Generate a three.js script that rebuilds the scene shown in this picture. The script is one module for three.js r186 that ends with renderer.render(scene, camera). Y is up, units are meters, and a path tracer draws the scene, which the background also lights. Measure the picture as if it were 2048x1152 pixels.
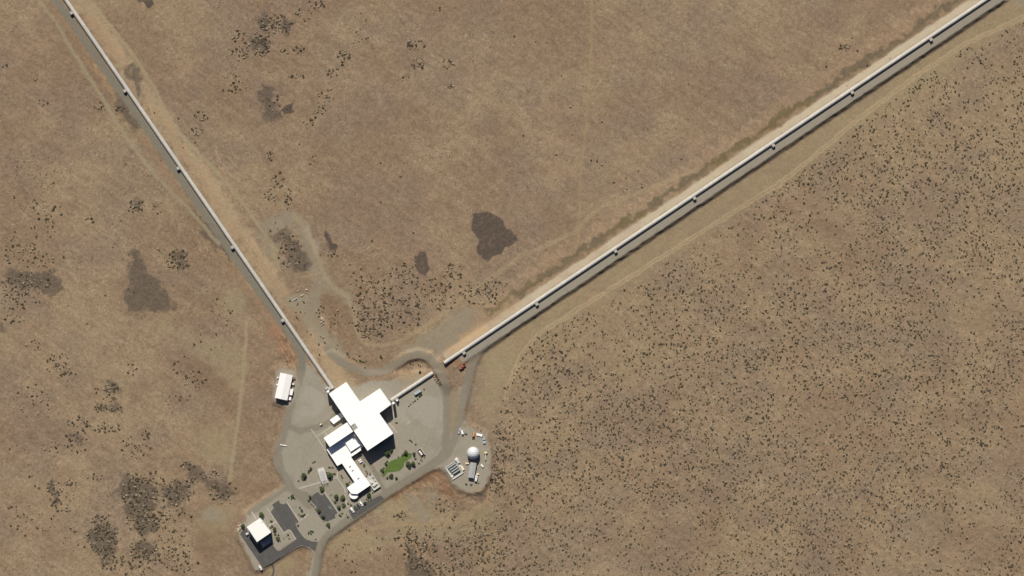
import * as THREE from 'three';
import { Sky } from 'three/addons/objects/Sky.js';
import { mergeGeometries } from 'three/addons/utils/BufferGeometryUtils.js';

// ---------- camera, sky, sun, exposure ----------
const CAM_H = 3000;
const scene = new THREE.Scene();
const camera = new THREE.PerspectiveCamera(2 * Math.atan(288 / CAM_H) * 180 / Math.PI, 16 / 9, 10, 60000);
camera.position.set(0, CAM_H, 0);
camera.up.set(0, 0, -1);
camera.lookAt(0, 0, 0);

const SUN = new THREE.Vector3(-0.14, 0.9, -1).normalize();
const sky = new Sky();
sky.name = 'sky';
sky.scale.setScalar(45000);
sky.material.uniforms.sunPosition.value.copy(SUN);
sky.material.uniforms.turbidity.value = 2.5;
sky.material.uniforms.rayleigh.value = 0.6;
sky.material.uniforms.mieCoefficient.value = 0.004;
sky.userData.kind = 'structure';
scene.add(sky);
scene.environmentIntensity = 0.1;

const sun = new THREE.DirectionalLight(0xfff4e2, 5);
sun.position.copy(SUN).multiplyScalar(1500);
sun.castShadow = true;
sun.shadow.mapSize.set(4096, 4096);
sun.shadow.radius = 1;
Object.assign(sun.shadow.camera, { left: -600, right: 600, top: 500, bottom: -500, near: 100, far: 4000 });
scene.add(sun, sun.target);

const renderer = new THREE.WebGLRenderer({ antialias: true });
renderer.setSize(1024, 576);
renderer.toneMapping = THREE.LinearToneMapping;
renderer.toneMappingExposure = 1.27;
renderer.shadowMap.enabled = true;

// ---------- helpers ----------
const W = 2048, Hh = 1152;                    // survey grid: half a metre per step
const X = gx => (gx - 1024) * 0.5, Z = gy => (gy - 576) * 0.5;
let seed = 7;
const rnd = () => { seed = (seed + 0x6D2B79F5) | 0; let t = Math.imul(seed ^ (seed >>> 15), 1 | seed); t = (t + Math.imul(t ^ (t >>> 7), 61 | t)) ^ t; return ((t ^ (t >>> 14)) >>> 0) / 4294967296; };
const rr = (a, b) => a + (b - a) * rnd();
const clamp = (v, a = 0, b = 1) => v < a ? a : v > b ? b : v;
const smooth = (a, b, v) => { const t = clamp((v - a) / (b - a)); return t * t * (3 - 2 * t); };
const hash = (ix, iy, s) => { let h = Math.imul(ix, 374761393) + Math.imul(iy, 668265263) + Math.imul(s, 1442695041); h = Math.imul(h ^ (h >>> 13), 1274126177); return ((h ^ (h >>> 16)) >>> 0) / 4294967296; };
function vn(x, y, s) {
  const ix = Math.floor(x), iy = Math.floor(y); let fx = x - ix, fy = y - iy;
  fx = fx * fx * (3 - 2 * fx); fy = fy * fy * (3 - 2 * fy);
  const a = hash(ix, iy, s), b = hash(ix + 1, iy, s), c = hash(ix, iy + 1, s), d = hash(ix + 1, iy + 1, s);
  return a + (b - a) * fx + (c - a) * fy + (a - b - c + d) * fx * fy;
}
const fbm = (x, y, s, o = 3) => { let v = 0, a = 0.5, t = 0; for (let i = 0; i < o; i++) { v += a * vn(x, y, s + i * 17); t += a; a *= 0.5; x *= 2.03; y *= 2.03; } return v / t; };
const lin = c => { c /= 255; return c <= 0.04045 ? c / 12.92 : Math.pow((c + 0.055) / 1.055, 2.4); };
const srgb = v => 255 * (v <= 0.0031308 ? v * 12.92 : 1.055 * Math.pow(v, 1 / 2.4) - 0.055);

const used = {};
const numbered = n => { used[n] = (used[n] ?? -1) + 1; return used[n] ? n + '_' + String(used[n]).padStart(3, '0') : n; };
function thing(name, label, category, pos = [0, 0, 0], turn = 0, group) {
  const o = new THREE.Group(); o.name = numbered(name); o.position.set(...pos); o.rotation.y = turn;
  o.userData = { label, category }; if (group) o.userData.group = group;
  scene.add(o); return o;
}
function part(parent, name, geo, mat, label) {
  const m = new THREE.Mesh(geo, mat); m.name = name; m.castShadow = m.receiveShadow = true;
  if (label) m.userData.label = label;
  parent.add(m); return m;
}
function struct(name, geo, mat, label) {
  const m = new THREE.Mesh(geo, mat); m.name = numbered(name); m.userData = { kind: 'structure' };
  if (label) m.userData.label = label;
  m.receiveShadow = m.castShadow = true; scene.add(m); return m;
}
const box = (w, h, d, x = 0, y = 0, z = 0, ry = 0) => { const g = new THREE.BoxGeometry(w, h, d); if (ry) g.rotateY(ry); g.translate(x, y, z); return g; };
const cyl = (r1, r2, h, x = 0, y = 0, z = 0, n = 16) => { const g = new THREE.CylinderGeometry(r1, r2, h, n); g.translate(x, y, z); return g; };
const merge = list => mergeGeometries(list.map(g => g.index ? g.toNonIndexed() : g), false);
// prism over a polygon of [x, z], from y0 to y1
function prism(poly, y0, y1, bevel = 0) {
  const s = new THREE.Shape(poly.map(p => new THREE.Vector2(p[0], -p[1])));
  const g = new THREE.ExtrudeGeometry(s, { depth: y1 - y0 - bevel, bevelEnabled: bevel > 0, bevelSize: bevel, bevelThickness: bevel, bevelSegments: 1, bevelOffset: -bevel });
  g.rotateX(-Math.PI / 2); g.translate(0, y0, 0); return g;
}
// gabled roof over a rectangle long L (along x), wide Wd (along z)
function gable(L, Wd, y0, rise, over = 0.3, th = 0.18) {
  const h = Wd / 2 + over, s = new THREE.Shape();
  s.moveTo(-h, 0); s.lineTo(0, rise); s.lineTo(h, 0); s.lineTo(h, -th); s.lineTo(0, rise - th); s.lineTo(-h, -th); s.closePath();
  const g = new THREE.ExtrudeGeometry(s, { depth: L + 2 * over, bevelEnabled: false });
  g.translate(0, y0, -(L / 2 + over)); g.rotateY(Math.PI / 2); return g;
}
function gableWall(L, Wd, y0, y1, rise) {
  const h = Wd / 2, s = new THREE.Shape();
  s.moveTo(-h, y0); s.lineTo(h, y0); s.lineTo(h, y1); s.lineTo(0, y1 + rise); s.lineTo(-h, y1); s.closePath();
  const g = new THREE.ExtrudeGeometry(s, { depth: L, bevelEnabled: false });
  g.translate(0, 0, -L / 2); g.rotateY(Math.PI / 2); return g;
}

// ---------- survey masks ----------
const cv = document.createElement('canvas'); cv.width = W; cv.height = Hh;
const cx2 = cv.getContext('2d');
const trace = pts => { cx2.beginPath(); pts.forEach((p, i) => i ? cx2.lineTo(p[0], p[1]) : cx2.moveTo(p[0], p[1])); };
const fillPoly = pts => { trace(pts); cx2.closePath(); cx2.fill(); };
const line = (pts, w) => { trace(pts); cx2.lineWidth = w; cx2.lineJoin = 'round'; cx2.lineCap = 'round'; cx2.stroke(); };
const dot = (x, y, a, b = a) => { cx2.beginPath(); cx2.ellipse(x, y, a, b, 0, 0, 6.2832); cx2.fill(); };
function blur(src, r, passes = 2) {
  let a = src; const b = new Float32Array(W * Hh);
  for (let p = 0; p < passes; p++) {
    const n = 2 * r + 1;
    for (let y = 0; y < Hh; y++) { const o = y * W; let s = 0; for (let k = -r; k <= r; k++) s += a[o + clamp(k, 0, W - 1)]; for (let x = 0; x < W; x++) { b[o + x] = s / n; s += a[o + Math.min(W - 1, x + r + 1)] - a[o + Math.max(0, x - r)]; } }
    for (let x = 0; x < W; x++) { let s = 0; for (let k = -r; k <= r; k++) s += b[clamp(k, 0, Hh - 1) * W + x]; for (let y = 0; y < Hh; y++) { a[y * W + x] = s / n; s += b[Math.min(Hh - 1, y + r + 1) * W + x] - b[Math.max(0, y - r) * W + x]; } }
  }
  return a;
}
function mask(draw, r = 0, passes = 2) {
  cx2.fillStyle = '#000'; cx2.fillRect(0, 0, W, Hh); cx2.fillStyle = '#fff'; cx2.strokeStyle = '#fff';
  draw();
  const d = cx2.getImageData(0, 0, W, Hh).data, m = new Float32Array(W * Hh);
  for (let i = 0; i < m.length; i++) m[i] = d[i * 4] / 255;
  return r ? blur(m, r, passes) : m;
}
const off = (pts, dx, dy) => pts.map(p => [p[0] + dx, p[1] + dy]);

// ---------- where things lie (survey grid) ----------
const ARM_L = [[132 - 206, -300], [132, 0], [664, 775]];
const ARM_R0 = [889, 726], ARM_R1 = [1967 + 300, 2.5 - 201.3];
const YARD = [[600, 726], [640, 766], [660, 790], [700, 800], [735, 762], [790, 764], [840, 752], [866, 748], [884, 772], [893, 800], [897, 840], [930, 852], [972, 866], [981, 905], [980, 955], [964, 982], [944, 986], [921, 981], [905, 965], [896, 948], [884, 936], [868, 936], [770, 996], [735, 1020], [690, 1052], [652, 1080], [640, 1110], [632, 1160], [614, 1160], [622, 1120], [628, 1094], [600, 1082], [575, 1089], [548, 1107], [524, 1138], [512, 1140], [476, 1070], [488, 1046], [489, 1030], [520, 1008], [577, 971], [566, 955], [552, 930], [546, 912], [556, 893], [564, 868], [572, 832], [576, 815], [592, 795], [597, 770]];
const SHEDPAD = [[551, 742], [563, 733], [592, 740], [600, 770], [592, 800], [576, 815], [548, 803], [548, 770]];
const R_CURVE = [[655, 700], [680, 722], [706, 737], [735, 745], [765, 743], [790, 730], [815, 714], [838, 709], [856, 714], [872, 730], [884, 752], [892, 775], [894, 805], [893, 850], [890, 890]];
const R_EAST = [[1000, 665], [975, 685], [955, 705], [944, 728], [935, 765], [925, 805], [916, 850], [908, 880], [890, 912]];
const R_DIAG = [[908, 880], [880, 918], [840, 945], [790, 975], [740, 1008], [690, 1045], [655, 1072], [640, 1095], [630, 1165]];
const R_WEST = [[690, 1010], [640, 1000], [600, 985], [572, 975], [540, 997], [500, 1024]];
const R_YARDW = [[606, 715], [604, 740], [594, 770], [582, 810], [573, 850], [564, 880], [556, 905], [562, 940], [590, 985], [618, 1010]];
const R_LEFT = [[-40, -190], [117, 6], [316, 290], [450, 487], [546, 622], [588, 682], [606, 715], [604, 735]];
const T_RIGHT = [[1012, 800], [1020, 765], [1040, 715], [1072, 672], [1130, 635], [1230, 573], [1330, 510], [1440, 441], [1500, 404], [1560, 366], [1600, 335], [1650, 295], [1700, 252], [1760, 205], [1850, 140], [1930, 88], [2060, 28]];
const T_NORTH = [[1400, 335], [1330, 365], [1250, 396], [1210, 410], [1180, 432], [1150, 464], [1085, 494], [1040, 512], [1000, 545], [930, 592], [880, 632], [840, 660], [800, 682], [765, 692], [735, 690], [718, 672], [712, 648], [708, 620], [692, 592], [668, 574], [650, 556], [638, 520], [622, 478], [600, 445], [584, 428]];
const T_VERT = [[1185, -5], [1183, 80], [1178, 170], [1172, 260], [1162, 340], [1160, 420], [1155, 490]];
const T_L1 = [[70, -10], [110, 42], [150, 110], [195, 180], [220, 222], [262, 290], [310, 350], [372, 412], [440, 490]];
const T_L2 = [[170, -10], [205, 32], [262, 104], [310, 175], [336, 235], [380, 290], [425, 335], [485, 405], [512, 445], [545, 495], [560, 540]];
const T_LOW = [[493, 640], [490, 700], [484, 780], [475, 850], [465, 920], [459, 962]];
const T_SE = [[985, 985], [965, 1010], [925, 1040], [880, 1052], [820, 1046], [760, 1052], [700, 1068], [655, 1084]];
const LOOP = [[545, 500], [522, 465], [540, 446], [575, 436], [596, 440], [612, 470], [624, 510], [632, 540], [640, 560]];
const HARD = [[905, 700], [955, 645], [980, 600]];
const zc = (pts, ox, oy, k) => pts.map(p => [ox + p[0] / k, oy + p[1] / k]);
const z4 = p => zc(p, 460, 990, 8.533), z3 = p => zc(p, 560, 920, 8.533), z2 = p => zc(p, 600, 840, 8.533), z1 = p => zc(p, 540, 700, 6.4), z6 = p => zc(p, 860, 890, 12.8), z5 = p => zc(p, 860, 840, 12.8);
const LOT1 = z4([[720, 162], [838, 86], [850, 130], [890, 155], [935, 150], [965, 128], [1180, 440], [1118, 490], [1165, 595], [1240, 700], [1300, 752], [1400, 790], [1500, 795], [1455, 965], [1370, 890], [1215, 850], [1150, 872], [735, 1150], [560, 1245], [500, 1150], [175, 668], [215, 600], [290, 565], [340, 700], [460, 840], [700, 700], [720, 830], [800, 942], [850, 952], [1130, 755], [1012, 590], [985, 585], [920, 630], [690, 290], [745, 232], [750, 205]]);
const LOT2 = z3([[535, 628], [580, 585], [650, 540], [690, 590], [720, 600], [755, 570], [990, 895], [938, 940], [950, 985], [800, 1052], [700, 1000], [590, 838], [632, 805], [520, 680]]);
const LOT3 = z3([[1165, 862], [1225, 835], [1720, 600], [1778, 655], [1255, 1010]]);

// ---------- terrain height ----------
const armRdir = (() => { const dx = ARM_R1[0] - ARM_R0[0], dy = ARM_R1[1] - ARM_R0[1], l = Math.hypot(dx, dy); return [dx / l, dy / l, l]; })();
const hPad = mask(() => { fillPoly(YARD); fillPoly(LOT1); line(LOT1, 6); fillPoly(LOT3); line(YARD.concat([YARD[0]]), 10); fillPoly(SHEDPAD); line(SHEDPAD, 10); line(R_EAST, 22); fillPoly([[596, 715], [665, 700], [740, 745], [800, 745], [850, 740], [895, 740], [945, 720], [920, 860], [800, 900], [640, 800]]); line(R_LEFT.slice(-3), 30); }, 4, 2);
const hBank = mask(() => line(ARM_L, 66), 12, 2);
const hCurve = mask(() => line([[770, 742], [790, 730], [815, 714], [838, 709], [856, 714], [872, 730], [884, 752], [892, 775], [894, 800]], 21), 2, 2);
const PADH = 2.0;
const HT = new Float32Array(W * Hh);
for (let y = 0; y < Hh; y++) for (let x = 0; x < W; x++) {
  const i = y * W + x;
  const nat = 0.7 * (fbm(x / 90, y / 90, 5, 3) - 0.5) + 0.35 * (fbm(x / 14, y / 14, 9, 2) - 0.5);
  const dx = x - ARM_R0[0], dy = y - ARM_R0[1];
  const t = (dx * armRdir[0] + dy * armRdir[1]) * 0.5, s = (-dx * armRdir[1] + dy * armRdir[0]) * 0.5;
  let e = 0;
  if (t > -30) {
    const ss = s + (vn(x / 9, y / 9, 61) - 0.5) * 1.0;
    if (s > 0) { const d = clamp((ss - 10.2) / 7.6); e = Math.pow(1 - d, 1.25); } else e = 1 - clamp((-ss - 3) / 6.5);
    e *= smooth(-25, 20, t);
    if (s < 0) e -= 0.2 * Math.exp(-Math.pow((s + 14) / 4, 2)) * smooth(30, 80, t) ;
  }
  const p = smooth(0.02, 0.98, hPad[i]), b = Math.min(1, hBank[i] * 1.35);
  const top = Math.max(p * PADH, e * 3.3 - (s > 0 && t > 0 ? (1 - clamp(e)) * 2.3 * smooth(10, 60, t) * (1 - smooth(16, 90, s)) : 0), b * 1.6);
  const flat = Math.max(p, clamp(e), b);
  const mound = Math.exp(-Math.pow((x - 850) / 55, 2) - Math.pow((y - 975) / 22, 2)) + Math.exp(-Math.pow((x - 925) / 45, 2) - Math.pow((y - 1002) / 12, 2)) + Math.exp(-Math.pow((x - 574) / 18, 2) - Math.pow((y - 695) / 40, 2)) + 0.6 * Math.exp(-Math.pow((x - 900) / 80, 2) - Math.pow((y - 1045) / 26, 2)) + 0.5 * Math.exp(-Math.pow((x - 580) / 30, 2) - Math.pow((y - 510) / 40, 2));
  HT[i] = top + 2.2 * mound * (1 - p) * (fbm(x / 9, y / 9, 63, 2) - 0.4) + nat * (1 - flat) + hCurve[i] * 2.7 * smooth(772, 825, x) * (1 - smooth(762, 795, y));
}
function gh(gx, gy) {
  const x = clamp(gx, 0, W - 1.001), y = clamp(gy, 0, Hh - 1.001), ix = x | 0, iy = y | 0, fx = x - ix, fy = y - iy, i = iy * W + ix;
  return (HT[i] * (1 - fx) + HT[i + 1] * fx) * (1 - fy) + (HT[i + W] * (1 - fx) + HT[i + W + 1] * fx) * fy;
}

// ---------- ground colours: soil, sand, gravel, burnt patches, wheel tracks ----------
const SUNNY = 0.62;                                     // from colour in full sun to base colour
const wx = new Float32Array(W * Hh), wy = new Float32Array(W * Hh), gr = new Float32Array(W * Hh);
for (let y = 0; y < Hh; y++) for (let x = 0; x < W; x++) {
  const i = y * W + x;
  wx[i] = fbm(x / 11, y / 11, 31, 3) - 0.5; wy[i] = fbm(x / 11, y / 11, 47, 3) - 0.5;
  gr[i] = fbm(x / 3.1, y / 2.6, 71, 2) - 0.5;
}
const RGB = new Float32Array(W * Hh * 3);
for (let y = 0; y < Hh; y++) for (let x = 0; x < W; x++) {
  const i = y * W + x, big = fbm(x / 190, y / 170, 11, 4), mid = fbm(x / 46, y / 38, 13, 4), fine = gr[i];
  const side = smooth(-60, 60, (x - 889) * 0.671 + (y - 726)) * smooth(880, 1000, x);      // the steppe south of the right arm
  const k = smooth(0.36, 0.64, big * 0.55 + mid * 0.45 + side * 0.07), g = smooth(0.45, 0.66, fbm(x / 75 + 9, y / 62, 19, 4));
  let r = 145 + 11 * k, gg = 123.5 + 13 * k, b = 100 + 10 * k - side;                                 // red brown to straw
  r += (137 - r) * g * 0.45; gg += (119 - gg) * g * 0.45; b += (104 - b) * g * 0.45;
  let n = fine * 34 + (hash(x, y, 3) - 0.5) * 14 + (fbm(x / 8, y / 6.5, 23, 2) - 0.5) * 15 + (fbm((x + y * 0.7) / 40, (y - x * 0.7) / 8, 27, 2) - 0.5) * 16;
  const tuft = hash(x >> 1, y >> 1, 91), tm = 0.012 + 0.05 * smooth(0.5, 0.75, mid); if (tuft < tm) n -= 26; else if (tuft > 1 - tm * 0.8) n += 20;   // single grass tufts, dry and dead
  RGB[i * 3] = r + n; RGB[i * 3 + 1] = gg + n * 0.95; RGB[i * 3 + 2] = b + n * 0.85;
}
function paint(col, m, strength = 1, rag = 0, grain = 1) {
  for (let y = 0; y < Hh; y++) for (let x = 0; x < W; x++) {
    const i = y * W + x; let j = i;
    if (rag) { const xx = clamp(Math.round(x + wx[i] * rag), 0, W - 1), yy = clamp(Math.round(y + wy[i] * rag), 0, Hh - 1); j = yy * W + xx; }
    const a = m[j] * strength; if (a < 0.004) continue;
    const n = (gr[i] * 16 + (hash(x, y, 5) - 0.5) * 7) * grain;
    RGB[i * 3] += (col[0] + n - RGB[i * 3]) * a; RGB[i * 3 + 1] += (col[1] + n - RGB[i * 3 + 1]) * a; RGB[i * 3 + 2] += (col[2] + n * 0.9 - RGB[i * 3 + 2]) * a;
  }
}
// along the arms
const rOff = (t, s) => [ARM_R0[0] + armRdir[0] * t - armRdir[1] * s, ARM_R0[1] + armRdir[1] * t + armRdir[0] * s];
const rBand = (s0, s1, t0, t1, wob = 0) => { const a = [], b = []; for (let t = t0; t <= t1; t += 8) { const w = wob * (vn(t / 14, s0, 77) - 0.5); a.push(rOff(t, s0 + w)); b.push(rOff(t, s1)); } return a.concat(b.reverse()); };
paint([158, 142, 112], mask(() => fillPoly(rBand(20, 78, 60, 1460, 10)), 8), 0.75, 16);       // flat worn strip south of the right arm
paint([164, 140, 112], mask(() => fillPoly(rBand(-60, -16, 20, 1460, 22)), 6), 0.5, 30);
paint([184, 159, 131], mask(() => { for (let t = 110; t < 1300; t += 4) { const q = rOff(t + rr(-4, 4), -rr(36, 62)); if (vn(t / 60, 1, 9) > 0.42) line([q, [q[0] + rr(-9, -2), q[1] + rr(-8, 3)]], 2.4); } }, 1), 0.75, 8);
paint([103, 93, 73], mask(() => { for (let t = 130; t < 1330; t += 7) { const q = rOff(t, -26 - 9 * vn(t / 50, 2, 15)); dot(q[0], q[1], 7 + 7 * vn(t / 22, 5, 8), 6); } }, 2), 0.7, 26, 1.8);   // ditch
paint([118, 106, 62], mask(() => { for (let t = 140; t < 900; t += 7) { if (vn(t / 40, 8, 19) > 0.5) { const q = rOff(t, -25 - 9 * vn(t / 50, 2, 15)); dot(q[0], q[1], 9, 4); } } }, 3), 0.6, 22);
paint([162, 134, 108], mask(() => { for (let t = 60; t < 1330; t += 5) { const q = rOff(t, -22 - 4 * vn(t / 30, 2, 25)); dot(q[0], q[1], 4 + 3 * vn(t / 9, 1, 3), 3); } }, 1), 0.4, 18);
paint([178, 166, 144], mask(() => fillPoly(rBand(-20, -3, 8, 1460, 5)), 1), 0.97, 5, 0.6);      // pale bank
paint([172, 150, 122], mask(() => { for (let t = 4; t < 190; t += 6) { const q = rOff(t, -14 - 10 * vn(t / 20, 2, 5)); dot(q[0], q[1], 14, 9); } }, 5), 0.8, 26);
const alongL = (f, o) => { const t = f * 778; return [132 + 0.6864 * t + o, t]; };
paint([176, 158, 128], mask(() => { for (let f = 0; f < 1; f += 0.012) { const q = alongL(f, 27 + 8 * vn(f * 30, 1, 2)); dot(q[0], q[1], 16, 15); } }, 5), 0.72, 28);
paint([172, 143, 112], mask(() => { for (let f = 0.05; f < 0.99; f += 0.012) { const q = alongL(f, 20 + 14 * vn(f * 60, 3, 2)); dot(q[0], q[1], 6 * vn(f * 90, 1, 6) + 2, 8); } }, 3), 0.6, 16);
paint([184, 155, 118], mask(() => { for (const [a, b, o] of [[165, 215, -36], [130, 160, -33], [185, 196, -34], [100, 112, 36], [225, 240, 44]]) for (let t = a; t < b; t += 4) { const q = alongL(t / 778, o + rr(-4, 4)); dot(q[0], q[1], 4, 2.4); } }, 1), 0.75, 9);
paint([158, 132, 104], mask(() => { for (let f = 0.03; f < 0.9; f += 0.012) { const q = alongL(f, -33 - 8 * vn(f * 30, 1, 4)); dot(q[0], q[1], 10, 9); } }, 4), 0.55, 20);
paint([166, 128, 100], mask(() => fillPoly([[540, 640], [560, 650], [592, 705], [598, 730], [580, 728], [556, 700], [540, 668]]), 4), 0.7, 20);
paint([180, 155, 122], mask(() => { fillPoly([[612, 640], [640, 650], [668, 690], [690, 730], [672, 752], [650, 726], [628, 690]]); fillPoly([[905, 690], [950, 655], [968, 648], [975, 665], [930, 697], [905, 715]]); fillPoly([[800, 745], [845, 740], [858, 748], [815, 775], [795, 775]]); fillPoly([[905, 715], [925, 705], [935, 706], [925, 735], [905, 735]]); }, 4), 0.8, 20);
paint([146, 110, 82], mask(() => { fillPoly([[898, 724], [935, 700], [942, 702], [930, 728], [918, 735]]); dot(880, 755, 10, 9); fillPoly([[775, 1000], [800, 975], [865, 938], [880, 940], [890, 955], [905, 985], [925, 1000], [900, 1000], [870, 965], [850, 960], [810, 985]]); fillPoly([[786, 995], [800, 985], [806, 990], [792, 1002]]); }, 3), 0.7, 16);
// pale silt, straw and dark washes
paint([163, 150, 118], mask(() => { fillPoly([[280, 628], [330, 640], [400, 672], [480, 690], [490, 700], [487, 770], [478, 800], [462, 775], [430, 735], [380, 700], [320, 660]]); fillPoly([[420, 850], [470, 860], [470, 930], [440, 935], [395, 900], [385, 870]]); dot(430, 1050, 28, 34); dot(450, 1020, 20, 18); fillPoly([[470, 560], [492, 590], [492, 640], [470, 640], [430, 610]]); dot(720, 1085, 70, 20); dot(560, 1130, 40, 22); fillPoly([[985, 640], [1040, 690], [1020, 760], [985, 850], [965, 850], [960, 760], [985, 690]]); fillPoly([[760, 1000], [830, 1000], [900, 1030], [990, 1000], [1000, 980], [990, 1060], [880, 1080], [760, 1060]]); }, 10), 0.62, 34);
paint([128, 104, 80], mask(() => { fillPoly([[360, 690], [430, 745], [480, 800], [478, 850], [440, 810], [380, 760]]); fillPoly([[380, 880], [460, 960], [560, 965], [545, 990], [470, 975]]); dot(420, 1090, 30, 40); dot(480, 980, 30, 10); fillPoly([[600, 600], [640, 640], [600, 680], [560, 560]]); fillPoly([[640, 570], [690, 610], [705, 660], [690, 700], [660, 650]]); }, 10), 0.45, 30);
paint([131, 115, 102], mask(() => { for (let i = 0; i < 240; i++) dot(1000 + hash(i, 1, 4) * 1048, 300 + hash(i, 2, 4) * 852, 8 + 24 * hash(i, 3, 4), 6 + 16 * hash(i, 4, 4)); }, 6), 0.16, 30);
paint([152, 121, 97], mask(() => { for (let i = 0; i < 160; i++) dot(1000 + hash(i, 1, 6) * 1048, 250 + hash(i, 2, 6) * 880, 10 + 30 * hash(i, 3, 6), 8 + 18 * hash(i, 4, 6)); }, 7), 0.12, 34);
// bare dark patches
const SOFT = [[[265, 500], [282, 503], [296, 540], [330, 580], [347, 600], [348, 622], [300, 622], [276, 631], [252, 618], [246, 590], [262, 552]], [[10, 545], [40, 540], [60, 548], [105, 538], [130, 582], [95, 588], [60, 575], [25, 580]], [[520, 160], [545, 185], [562, 235], [550, 243], [530, 236], [522, 205]], [[248, 128], [278, 132], [292, 178], [289, 196], [276, 182], [258, 152]], [[232, 190], [246, 196], [285, 250], [272, 262], [238, 222]], [[377, 402], [398, 428], [440, 470], [470, 532], [440, 502], [408, 470]], [[246, 948], [262, 955], [300, 970], [314, 978], [312, 1012], [304, 1022], [322, 1060], [284, 1072], [264, 1042], [250, 1030], [262, 1004], [226, 986], [246, 975]], [[325, 988], [356, 966], [388, 962], [372, 1000], [345, 1012]], [[370, 922], [392, 930], [420, 952], [456, 966], [472, 988], [442, 1002], [420, 976], [388, 960]], [[192, 1028], [214, 1046], [234, 1066], [226, 1120], [206, 1128], [188, 1096], [172, 1076]], [[268, 1088], [306, 1086], [318, 1110], [276, 1112]], [[206, 764], [230, 762], [240, 786], [212, 788]], [[190, 812], [210, 812], [214, 826], [196, 824]], [[216, 812], [240, 810], [240, 824], [220, 822]], [[266, 405], [288, 410], [282, 426], [268, 420]], [[346, 502], [366, 500], [380, 540], [356, 532]], [[812, 1092], [850, 1120], [872, 1160], [818, 1160]], [[512, 30], [545, 36], [540, 62], [522, 58]], [[560, 38], [586, 42], [586, 62], [566, 64]], [[500, 68], [540, 72], [534, 110], [508, 104]], [[0, 646], [14, 648], [14, 662], [0, 664]], [[100, 960], [112, 962], [116, 1006], [102, 1004]], [[140, 866], [172, 880], [166, 896], [146, 882]], [[944, 962], [958, 988], [935, 1000], [965, 1000], [968, 982]], [[543, 464], [574, 458], [590, 490], [622, 522], [612, 540], [582, 542], [574, 505], [548, 478]], [[562, 480], [575, 488], [592, 512], [582, 540], [574, 505]]];
paint([91, 82, 71], mask(() => SOFT.forEach(fillPoly), 3), 0.7, 30, 1.8);
const HARDP = [[[945, 432], [950, 424], [965, 423], [988, 428], [1005, 440], [1012, 455], [1026, 466], [1035, 482], [1022, 490], [1000, 508], [973, 522], [957, 505], [955, 488], [958, 475], [945, 458]], [[828, 514], [838, 505], [850, 503], [857, 518], [861, 536], [850, 552], [836, 546], [829, 530]], [[648, 466], [654, 465], [662, 480], [676, 492], [668, 501], [660, 498]], [[562, 217], [584, 207], [588, 221], [570, 232]], [[275, -4], [308, -4], [308, 10], [300, 13], [280, 5]], [[610, 530], [624, 528], [624, 540], [610, 540]]];
paint([84, 73, 65], mask(() => HARDP.forEach(fillPoly), 1, 1), 0.86, 13, 1.5);
paint([132, 114, 98], mask(() => { for (let i = 0; i < 90; i++) dot(945 + 90 * hash(i, 1, 21), 425 + 96 * hash(i, 2, 21), 1 + 3 * hash(i, 3, 21), 1 + 2 * hash(i, 4, 21)); for (let i = 0; i < 30; i++) dot(828 + 34 * hash(i, 1, 22), 505 + 46 * hash(i, 2, 22), 1 + 2 * hash(i, 3, 22)); for (const P of SOFT) for (let i = 0; i < 26; i++) { const a = P[(hash(i, 5, P.length) * P.length) | 0], b = P[(hash(i, 6, P.length) * P.length) | 0], f = hash(i, 7, 3); dot(a[0] + (b[0] - a[0]) * f, a[1] + (b[1] - a[1]) * f, 1.5 + 3 * hash(i, 8, 3), 1.2 + 2 * hash(i, 9, 3)); } }, 1), 0.42, 8);
// scraped and rutted soil
const streaks = (n, cx, cy, rx, ry, dx, dy, w, s) => { for (let i = 0; i < n; i++) { const x = cx + (hash(i, 1, s) * 2 - 1) * rx, y = cy + (hash(i, 2, s) * 2 - 1) * ry, l = .4 + hash(i, 3, s); line([[x, y], [x + dx * l + 3 * (hash(i, 4, s) - .5), y + dy * l + 3 * (hash(i, 5, s) - .5)]], w * (.6 + hash(i, 6, s))); } };
paint([186, 160, 128], mask(() => { streaks(50, 640, 690, 26, 46, 6, 14, 1.6, 31); streaks(60, 850, 965, 60, 24, 10, 6, 1.4, 32); streaks(40, 935, 995, 45, 14, 12, 6, 1.4, 33); streaks(26, 825, 760, 26, 10, 9, -5, 1.6, 34); streaks(60, 575, 690, 16, 46, 4, 9, 1.2, 35); streaks(40, 520, 520, 26, 46, 8, 13, 1.8, 36); streaks(50, 900, 690, 60, 24, 14, -9, 1.8, 37); streaks(60, 430, 400, 40, 110, 8, 12, 1.8, 38); }, 0), 0.6, 6);
paint([112, 90, 68], mask(() => { streaks(70, 850, 962, 60, 24, 10, 6, 1.2, 42); streaks(50, 935, 992, 45, 12, 12, 4, 1.2, 43); streaks(60, 578, 690, 16, 46, 4, 9, 1.2, 45); streaks(40, 660, 660, 36, 40, 6, 10, 1.2, 46); streaks(50, 290, 380, 120, 260, 6, 12, 1.1, 48); streaks(46, 890, 1040, 90, 26, 14, -5, 1.4, 49); }, 0), 0.55, 6);
paint([172, 150, 120], mask(() => { line([[690, 1075], [735, 1060], [790, 1048], [840, 1052], [880, 1045], [930, 1030], [965, 1005], [985, 970]], 5); line([[830, 990], [845, 1020], [862, 1046]], 4); line([[868, 1000], [880, 1030], [905, 1048]], 3); line([[930, 1040], [950, 1080], [985, 1110]], 4); }, 2), 0.55, 12);
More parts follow.
